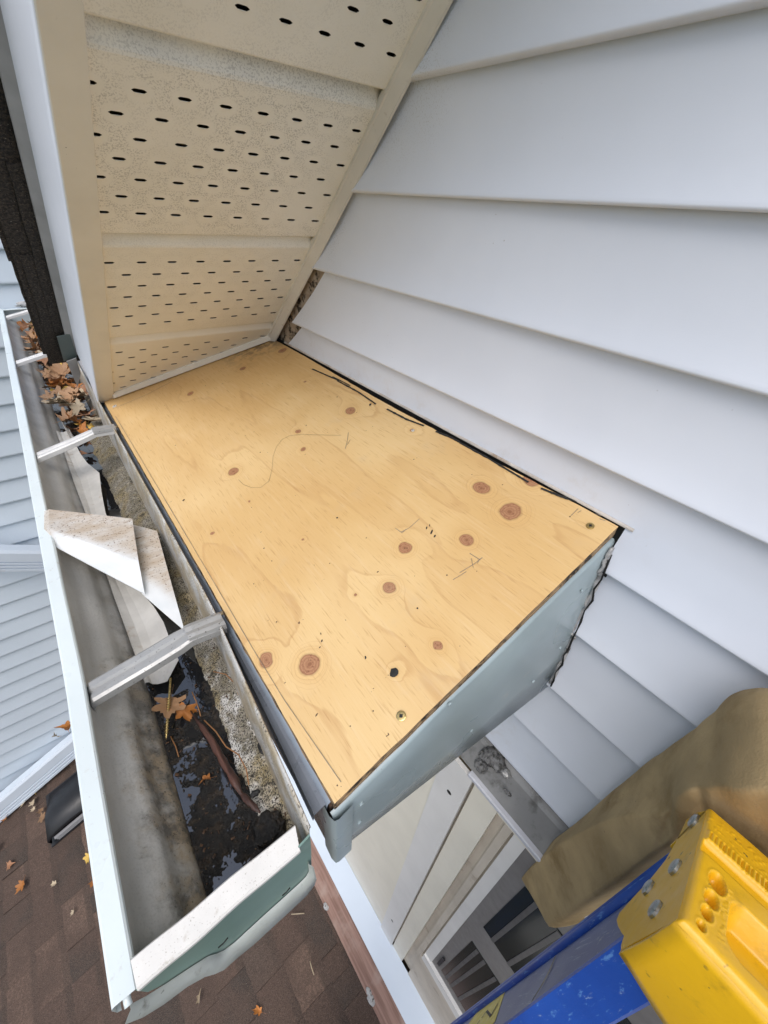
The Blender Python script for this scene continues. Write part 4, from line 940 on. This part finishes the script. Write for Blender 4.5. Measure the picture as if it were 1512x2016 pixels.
# leaves and litter on the lower roof
c4 = lambda x, y: (x / 3.76, 1480 + y / 3.76)
LS = [((315, 200), 'leaf_brown', .060, .6, 'brown curled leaf touching the foot downspout on the shingles'), ((195, 325), 'leaf_orange', .055, 2.2, 'orange leaf lowest along the foot downspout among the pale leaves'), ((208, 368), 'leaf_pale', .060, 3.9, 'pale pointed leaf just below the orange leaf by the downspout'), ((262, 288), 'leaf_yellow', .050, 5.0, 'golden leaf between the downspout and the black vent'),
      ((122, 396), 'leaf_orange', .045, .2, 'small rounded orange leaf left of the pale leaves near the downspout'), ((270, 382), 'leaf_pale', .055, 1.4, 'pale twisted leaf left of the black vent'), ((276, 428), 'leaf_pale', .035, 2.6, 'small pale leaf under the twisted pale leaf by the vent'), ((330, 432), 'leaf_tan', .045, 4.4, 'tan leaf touching the corner of the black vent'), ((332, 488), 'leaf_tan', .062, 5.6, 'tan leaf lying below the black vent corner'),
      ((62, 498), 'leaf_orange', .058, 1.1, 'rust orange leaf nearest the left edge above the bare shingles'), ((6, 720), 'leaf_tan', .05, .4, 'tan leaf cut by the left edge of the picture'), ((676, 775), 'leaf_yellow', .062, 3.7, 'yellow leaf with long stalk beside the gutter lip'), ((192, 975), 'leaf_orange', .066, 3.75, 'bright orange leaf with long stalk alone on the shingles'), ((430, 975), 'leaf_pale', .038, 2.7, 'small white leaf curl in the middle of the shingles'),
      ((714, 955), 'leaf_orange', .05, 5.1, 'orange leaf half hidden behind the gutter lip'), ((565, 1178), 'leaf_pale', .03, 4.0, 'cream leaf scrap on shingles near the lower gutter lip'), ((608, 430), 'leaf_tan', .06, 5.3, 'pale tan leaf between the vent and the gutter lip'), ((88, 842), 'leaf_brown', .05, 6.0, 'dull brown leaf hardly showing on the shingles at left'), ((590, 62), 'leaf_tan', .03, 1.7, 'tiny tan leaf above the vent beside the gutter lip')]
for i, (p, m, s, yw, lab) in enumerate(LS):
    q = roofp(*c4(*p)) + RN * .022; leaf(q, s * .64, yw, m, lab, None, (.25 * math.sin(i * 2), .25 * math.cos(i * 3)), i, RN, sq=.8 if 'curl' in lab or 'scrap' in lab else 1)
c5b = lambda x, y: (380 + x / 3.15, 1660 + y / 3.15)
leaf(roofp(*c5b(50, 965)) + RN * .016, .034, .9, 'leaf_pale', 'white leaf sliver on shingles below the gutter end cap', None, (.2, .2), 1, RN, sq=.35)
leaf(roofp(*c5b(420, 1036)) + RN * .016, .034, 2.2, 'leaf_orange', 'small orange leaf on shingles at the bottom edge of picture', None, (.3, .5), 3, RN, sq=.6)
leaf(atY(133, 1433, 2.07), .05, 1.0, 'leaf_orange', 'orange brown leaf caught on top of the foot downspout', None, (1.2, .2), 2); leaf(atY(112, 1450, 2.07), .035, 2.0, 'leaf_pale', 'pale leaf sliver caught on top of the foot downspout', None, (1.2, .2), 1)
for (a, b_, lab) in [((620, 438), (700, 432), 'pale straw stick lying across the shingles nearest the cedar strip'), ((735, 725), (760, 812), 'pale straw stick pointing down the shingles under the ledge')]:
    a = roofp(*c5b(*a)) + RN * .018; b_ = roofp(*c5b(*b_)) + RN * .018; tag(tube('straw', [a, a.lerp(b_, .5) + RN * .004, b_], .0022, M['leaf_pale'], None, 5), lab, 'straw')

# ------------------------------------------------------------------ window bay below the return
WX = .335
wb = thing('window_bay', 'cream trimmed double hung window below the return above the lower roof', 'window', (WX, -.2, -2.58))
boxm('side_cladding', (WX + .004, .150, -2.585), (WX + .03, 1.2, -.757), M['cream_clad'], wb)
slab('corner_casing', [(WX - .004, .108, -.775), (WX - .004, .172, -.775), (WX - .004, .205, -2.572), (WX - .004, .132, -2.572)], (.0079, 0, 0), simple('ivory_casing', (.80, .79, .77), .42, .05, 8), wb)
slab('outer_casing', [(WX + .002, .054, -.775), (WX + .002, .1035, -.775), (WX + .002, .1265, -2.573), (WX + .002, .068, -2.573)], (.012, 0, 0), M['cream_clad'], wb)
boxm('casing_gap', (WX + .016, -.9, -2.57), (WX + .028, .149, -.775), M['beige'], wb)
slab('inner_casing', [(WX + .006, .022, -.775), (WX + .006, .036, -.775), (WX + .006, .045, -2.40), (WX + .006, .026, -2.40)], (.0095, 0, 0), M['beige'], wb)
slab('jamb_liner', [(WX + .004, -.004, -.795), (WX + .004, .018, -.795), (WX + .004, .020, -2.05), (WX + .004, -.009, -2.05)], (.0115, 0, 0), M['wframe'], wb)
boxm('head_casing', (WX + .0005, -.9, -.792), (WX + .0155, .0535, -.772), M['cream_clad'], wb)
boxm('sill', (WX - .002, -.9, -2.075), (WX + .0155, .0195, -2.0), M['wframe'], wb)
boxm('sill_apron', (WX + .001, -.9, -2.572), (WX + .0155, .0255, -2.0755), M['beige'], wb)
sash = boxm('upper_sash', (WX + .0052, -.75, -1.33), (WX + .0072, -.0005, -.80), M['screen'], wb)
boxm('upper_sash_glass', (WX + .0040, -.72, -1.25), (WX + .0050, -.036, -.905), M['glass'], sash)
sash = boxm('lower_sash', (WX + .0082, -.75, -1.998), (WX + .0102, -.0075, -1.3305), M['screen'], wb)
boxm('lower_sash_glass', (WX + .0070, -.72, -1.93), (WX + .0080, -.040, -1.41), M['glass'], sash)
for i, (yy, a, b_) in enumerate([(-.062, -1.25, -.905), (-.105, -1.25, -.905), (-.16, -1.25, -.905), (-.060, -1.93, -1.41), (-.082, -1.93, -1.41), (-.115, -1.93, -1.41), (-.16, -1.93, -1.41)]):
    boxm('glazing_bar', (WX + (.0020 if i < 3 else .0050), yy - .004, a + .002), (WX + (.0038 if i < 3 else .0068), yy + .004, b_ - .002), simple('dark_bar', (.10, .10, .10), .4), wb)
boxm('sash_latch', (WX + .001, -.030, -1.90), (WX + .004, -.020, -1.78), M['vent'], wb)
for (px, py) in [(884, 1560), (772, 1813)]:
    p = atX(px, py, WX - .0045); disc('nail_hole', p, (-1, 0, 0), .0055, .0006, M['black'], wb, 10)
# metal head ledge with its white drip edge
extrude_profile('head_ledge', [(WALL + .010, -.752), (WALL - .0005, -.756), (WALL - .006, -.7605), (WX + .003, -.7645)], -1.2, .146, M['ledge'], wb, n=12)
extrude_profile('drip_cap', [(WX + .003, -.7640), (WX - .0045, -.7630), (WX - .0060, -.7655), (WX - .0045, -.776), (WX + .002, -.7765)], -1.2, .118, M['lilac'], wb, n=4)
lp_ = atZ(985, 1490, -.755)
for i, (px, py, r, sq) in enumerate([(962, 1487, .016, (1.1, .8, .6)), (978, 1500, .015, (.9, 1.2, .5)), (948, 1508, .011, (1, 1, .5)), (996, 1522, .007, (1, 1.2, .6)), (999, 1560, .006, (.5, 1.2, .4))]):
    o = lump('old_sealant', atZ(px, py, -.757), r, None, sq, 'sealant' if i != 3 else 'alu'); o.parent = wb; o.matrix_parent_inverse = Matrix.Translation(-wb.location); del o['category']

# ------------------------------------------------------------------ stepladder leaning on the wall
LX = Vector((.15, 0, 1)).normalized()                        # up the rails
lad = thing('stepladder', 'blue fibreglass stepladder with yellow top cap leaning against the siding', 'ladder', (-.18, -.2, -2.72))
LY = -.0788
def lw(f, s, o=0.0, z=0.0):
    """f: across the rail (X), s: distance below z=-.54 along the rail, o: outwards (+Y)"""
    p = Vector((.150, LY, -.54)) - LX * s; return p + Vector((f, o, 0))
def rail(y_off, name, x0, x1, s0, s1, m_web, mirror=1):
    n = 10
    def prism(nm, cs, mat, sm=False):
        V = []; F = []; k = len(cs)
        for i in range(n + 1):
            s = s0 + (s1 - s0) * i / n
            for (f, o) in cs: V.append(lw(f - (.08 * s if f < x0 + .006 else 0), s, y_off + o * mirror))
        for i in range(n):
            for j in range(k): a = i * k + j; b_ = i * k + (j + 1) % k; F.append([a, b_, b_ + k, a + k])
        F += [list(range(k)), list(range((n + 1) * k - 1, n * k - 1, -1))]
        return fix(mesh(nm, V, F, mat, lad, sm))
    prism(name, [(x0 + .002, -.0035), (x1 - .002, -.0035), (x1 - .002, .0), (x0 + .002, .0)], m_web)
    prism('rail_bead', [(x1 + .0045 * math.cos(a), .001 + .0045 * math.sin(a)) for a in [i * math.pi / 4 for i in range(8)]], M['blue'], True)
    prism('rail_flange', [(x0, .0035), (x0 + .0025, .0045), (x0 + .0045, .0025), (x0 + .0045, -.026), (x0 + .002, -.0285), (x0 - .0005, -.026)], M['blue'])
    prism('rail_flange', [(x1 - .001, -.004), (x1 + .0025, -.004), (x1 + .0025, -.036), (x1 - .001, -.036)], M['blue'])
rail(0, 'rail_web', .0, .0800, -.160, 2.24, M['web'])
rail(-.008, 'rear_rail_web', .094, .122, -.10, 2.2, M['web'])
rail(-.40, 'rail_web', .0, .0800, -.160, 2.24, M['web'], -1)
for k in range(6):
    s = .16 + .30 * k; a = lw(.006, s, -.04); 
    slab('step', [lw(.004, s, -.041), lw(.078, s, -.041), lw(.078, s, -.36), lw(.004, s, -.36)], LX * .022, M['alu'], lad)
# hazard sticker on the web with printed marks
def wq(px, py): return atY(px, py, LY + .0004)
o = mesh('hazard_sticker', [wq(905, 2040), wq(960, 1963), wq(994, 1953), wq(975, 2010), wq(940, 2060)], [[0, 1, 2, 3, 4]], M['sticker'], lad)
for a, b_, w in [((948, 2004), (958, 1990), .0016), ((958, 1990), (966, 2000), .0016), ((966, 2000), (980, 1975), .0016), ((938, 2018), (945, 2008), .0016)]:
    p, q = atY(*a, LY + .0010), atY(*b_, LY + .0010); d = (q - p).cross(Vector((0, 1, 0))).normalized() * w
    mesh('sticker_print', [p - d, p + d, q + d, q - d], [[0, 1, 2, 3]], M['black'], o)
ribbon_pts = [wq(1095, 1884), wq(1082, 1915), wq(1066, 1945), wq(1052, 1968)]
V = []; F = []
for i, p in enumerate(ribbon_pts): w = Vector((.0008 + .0012 * i, 0, .0)); V += [p - w + Vector((0, .0006, 0)), p + Vector((0, .0012, 0)), p + w + Vector((0, .0006, 0))]
for i in range(3): a = i * 3; F += [[a, a + 1, a + 4, a + 3], [a + 1, a + 2, a + 5, a + 4]]
mesh('paint_drip', V, F, simple('dried_paint', (.30, .27, .21), .8, .2, 300), lad)
# the moulded yellow cap
CO = Vector((.1720, -.0725, -.3020)); CX = Vector((.909, 0, -.417)); CZ = Vector((.417, 0, .909)); CY = Vector((0, -1, 0))
def cp(x, y, z): return CO + CX * x + CY * y + CZ * z
CW, CL = .128, .30
# top: moulded height field with tray, ruler, four graded holes
def cap_h(x, y):
    h = 0.0
    def rr(x0_, x1_, y0_, y1_, r):     # rounded-rect signed distance (negative inside)
        qx = max(x0_ + r - x, x - (x1_ - r)); qy = max(y0_ + r - y, y - (y1_ - r))
        return math.hypot(max(qx, 0), max(qy, 0)) + min(max(qx, qy), 0) - r
    d = rr(.012, .053, .0215, .36, .009); h -= .016 * sm(.0015, -.005, d)
    for (hx_, hy_, rx, ry) in [(.0523, .0126, .0088, .0046), (.0340, .0112, .0066, .0036), (.0205, .0103, .0050, .0028), (.0082, .0090, .0032, .0019)]:
        d = (math.hypot((x - hx_) / rx, (y - hy_) / ry) - 1) * ry; h -= .0075 * sm(.0003, -.0006, d); h += .0005 * math.exp(-((d - .0006) / .0007) ** 2)
    h -= .0042 * sm(.0700, .0712, x) * sm(.0850, .0838, x) * sm(.0015, .003, y)
    if .0838 <= x < .0975 and .0025 < y < .38:
        ph = (y * 370) % 1; h += .0014 * sm(.0838, .0846, x) * sm(.0975, .0967, x) - (.0030 if .45 < ph < .80 and .0858 < x < .0955 else 0)
    if .100 < x < .118: h += .0005 * (1 if noise.noise((x * 320, y * 620, 3)) > .35 else 0)
    if .010 < x < .060 and .0165 < y < .0205: h += .0006 * (1 if noise.noise((x * 500, y * 900, 9)) > .20 else 0)
    return h
nx_, ny_ = 150, 420; BR = .0045
def edge_drop(d): return 0 if d > BR else -(BR - math.sqrt(max(0, BR * BR - (BR - d) ** 2)))
V = []; F = []
for j in range(ny_ + 1):
    for i in range(nx_ + 1):
        x = CW * i / nx_; y = CL * j / ny_; d = min(x, CW - x, y)
        V.append(cp(x, y, cap_h(x, y) + edge_drop(d) + .0003 * noise.noise((x * 90, y * 90, 1))))
F = [[j * (nx_ + 1) + i, j * (nx_ + 1) + i + 1, (j + 1) * (nx_ + 1) + i + 1, (j + 1) * (nx_ + 1) + i] for j in range(ny_) for i in range(nx_)]
fix(mesh('cap_top', V, F, M['yellow'], lad, True))
# side skirt with its ragged swept lower edge, front skirt
def cw_(dx, dz, y=0.0): return CO + Vector((dx, -y, dz))
side = [(.0, -.0045), (.112, -.0555), (.1200, -.075), (.1215, -.0950), (.108, -.0915), (.092, -.0885), (.0754, -.0890), (.068, -.0945), (.0611, -.0999), (.048, -.118), (.0375, -.1310), (.030, -.1270), (.0215, -.114), (.0120, -.0960), (.0068, -.0853), (-.0015, -.0800), (-.0060, -.0745)]
slab('cap_side', [cw_(dx, dz) for (dx, dz) in side], (0, -.003, 0), M['yellow'], lad)
V = []; F = []; n1, n2 = 30, 10
for j in range(n1 + 1):
    y = CL * j / n1; L = .070 + min(.03, y * .45) + .002 * noise.noise((y * 60, 1, 1))
    for i in range(n2 + 1):
        t = i / n2; V.append(cw_(-.0075 * t - .0025 * math.sin(t * math.pi), -.0045 - L * t, y))
for j in range(n1):
    for i in range(n2): a = j * (n2 + 1) + i; F.append([a, a + 1, a + n2 + 2, a + n2 + 1])
o = fix(mesh('cap_front', V, F, M['yellow'], lad, True)); md = o.modifiers.new('thick', 'SOLIDIFY'); md.thickness = .003; md.offset = 0
slab('cap_back', [cp(CW, 0.0, -.006), cp(CW, CL, -.006), cp(CW, CL, -.05), cp(CW, 0, -.05)], CX * -.003, M['yellow'], lad)
for (px, py) in [(1367, 1617), (1330, 1708), (1277, 1748), (1291, 1791)]:
    p = atY(px, py, CO.y + .0005); disc('cap_rivet', p, (0, 1, 0), .0062, .0026, M['steel'], lad, 20, .55)

# ------------------------------------------------------------------ tan foam pad between ladder and siding
O_ = [(1028, 1720), (1060, 1672), (1110, 1636), (1190, 1562), (1245, 1512), (1295, 1470), (1345, 1437), (1385, 1400), (1420, 1366), (1455, 1344), (1512, 1342), (1620, 1350)]
M_ = [(1027, 1724), (1064, 1682), (1112, 1645), (1194, 1590), (1255, 1560), (1305, 1535), (1350, 1500), (1392, 1470), (1425, 1455), (1462, 1450), (1515, 1450), (1620, 1460)]
G_ = [(1024, 1730), (1062, 1694), (1105, 1660), (1197, 1616), (1262, 1606), (1312, 1602), (1344, 1556), (1392, 1552), (1428, 1552), (1465, 1556), (1515, 1562), (1620, 1600)]
L_ = [(1082, 1832), (1100, 1820), (1120, 1806), (1190, 1756), (1250, 1712), (1300, 1672), (1342, 1645), (1395, 1650), (1440, 1672), (1470, 1695), (1518, 1745), (1620, 1850)]
XO = [.372, .374, .376, .378, .380, .380, .380, .378, .374, .370, .366, .366]; XM = [.356, .352, .349, .345, .341, .337, .333, .328, .322, .316, .312, .312]; XG = [.340, .330, .322, .312, .306, .302, .298, .290, .284, .280, .278, .278]; XL = [.300, .296, .293, .292, .292, .293, .300, .322, .328, .332, .335, .335]
st = []
for i in range(len(O_)):
    o_, m__, g_, l_ = atX(*O_[i], XO[i]), atX(*M_[i], XM[i]), atX(*G_[i], XG[i]), atX(*L_[i], XL[i])
    back = Vector((.384, l_.y - .035, l_.z + .0)); back2 = Vector((.386, o_.y - .02, o_.z - .012))
    st.append([o_, o_.lerp(m__, .5) + Vector((-.003, .0, .002)), m__, m__.lerp(g_, .6) + Vector((-.002, 0, .001)), g_.lerp(m__, .10), g_, g_.lerp(l_, .10), g_.lerp(l_, .5) + Vector((.002, 0, 0)), l_.lerp(g_, .08), l_, Vector((.35, l_.y - .03, l_.z - .005)), back, back2])
V = []; F = []; k = len(st[0]); sub = 6; S2 = []
def cr(p0, p1, p2, p3, t): return .5 * ((2 * p1) + (p2 - p0) * t + (2 * p0 - 5 * p1 + 4 * p2 - p3) * t * t + (3 * p1 - p0 - 3 * p2 + p3) * t ** 3)
for i in range(len(st) - 1):
    for s in range(sub):
        t = s / sub; S2.append([cr(st[max(0, i - 1)][j], st[i][j], st[i + 1][j], st[min(len(st) - 1, i + 2)][j], t) for j in range(k)])
S2.append(st[-1])
for ri, r in enumerate(S2):
    for ji, p in enumerate(r):
        cr_ = .0055 * math.exp(-((ri - 33 + (ji - 4) * .9) / 1.3) ** 2) + .0045 * math.exp(-((ri - 39 - (ji - 4) * .6) / 1.1) ** 2) + .003 * math.exp(-((ri - 21 + (ji - 3) * 1.5) / 1.0) ** 2)
        V.append(p + noise.noise_vector(p * 28) * .0022 + noise.noise_vector(p * 90) * .0008 + (Vector((.8, 0, -.6)) * cr_ if ji < 9 else Vector()))
for i in range(len(S2) - 1):
    for j in range(k): a = i * k + j; b_ = i * k + (j + 1) % k; F.append([a, b_, b_ + k, a + k])
F += [list(range(k)), list(range(len(S2) * k - 1, (len(S2) - 1) * k - 1, -1))]
fp = fix(mesh('foam_pad', V, F, M['foam'], None, True)); tag(fp, 'brown tan foam pad wedged between the yellow ladder cap and the siding', 'foam pad')
md = fp.modifiers.new('sub', 'SUBSURF'); md.levels = 1; md.render_levels = 1
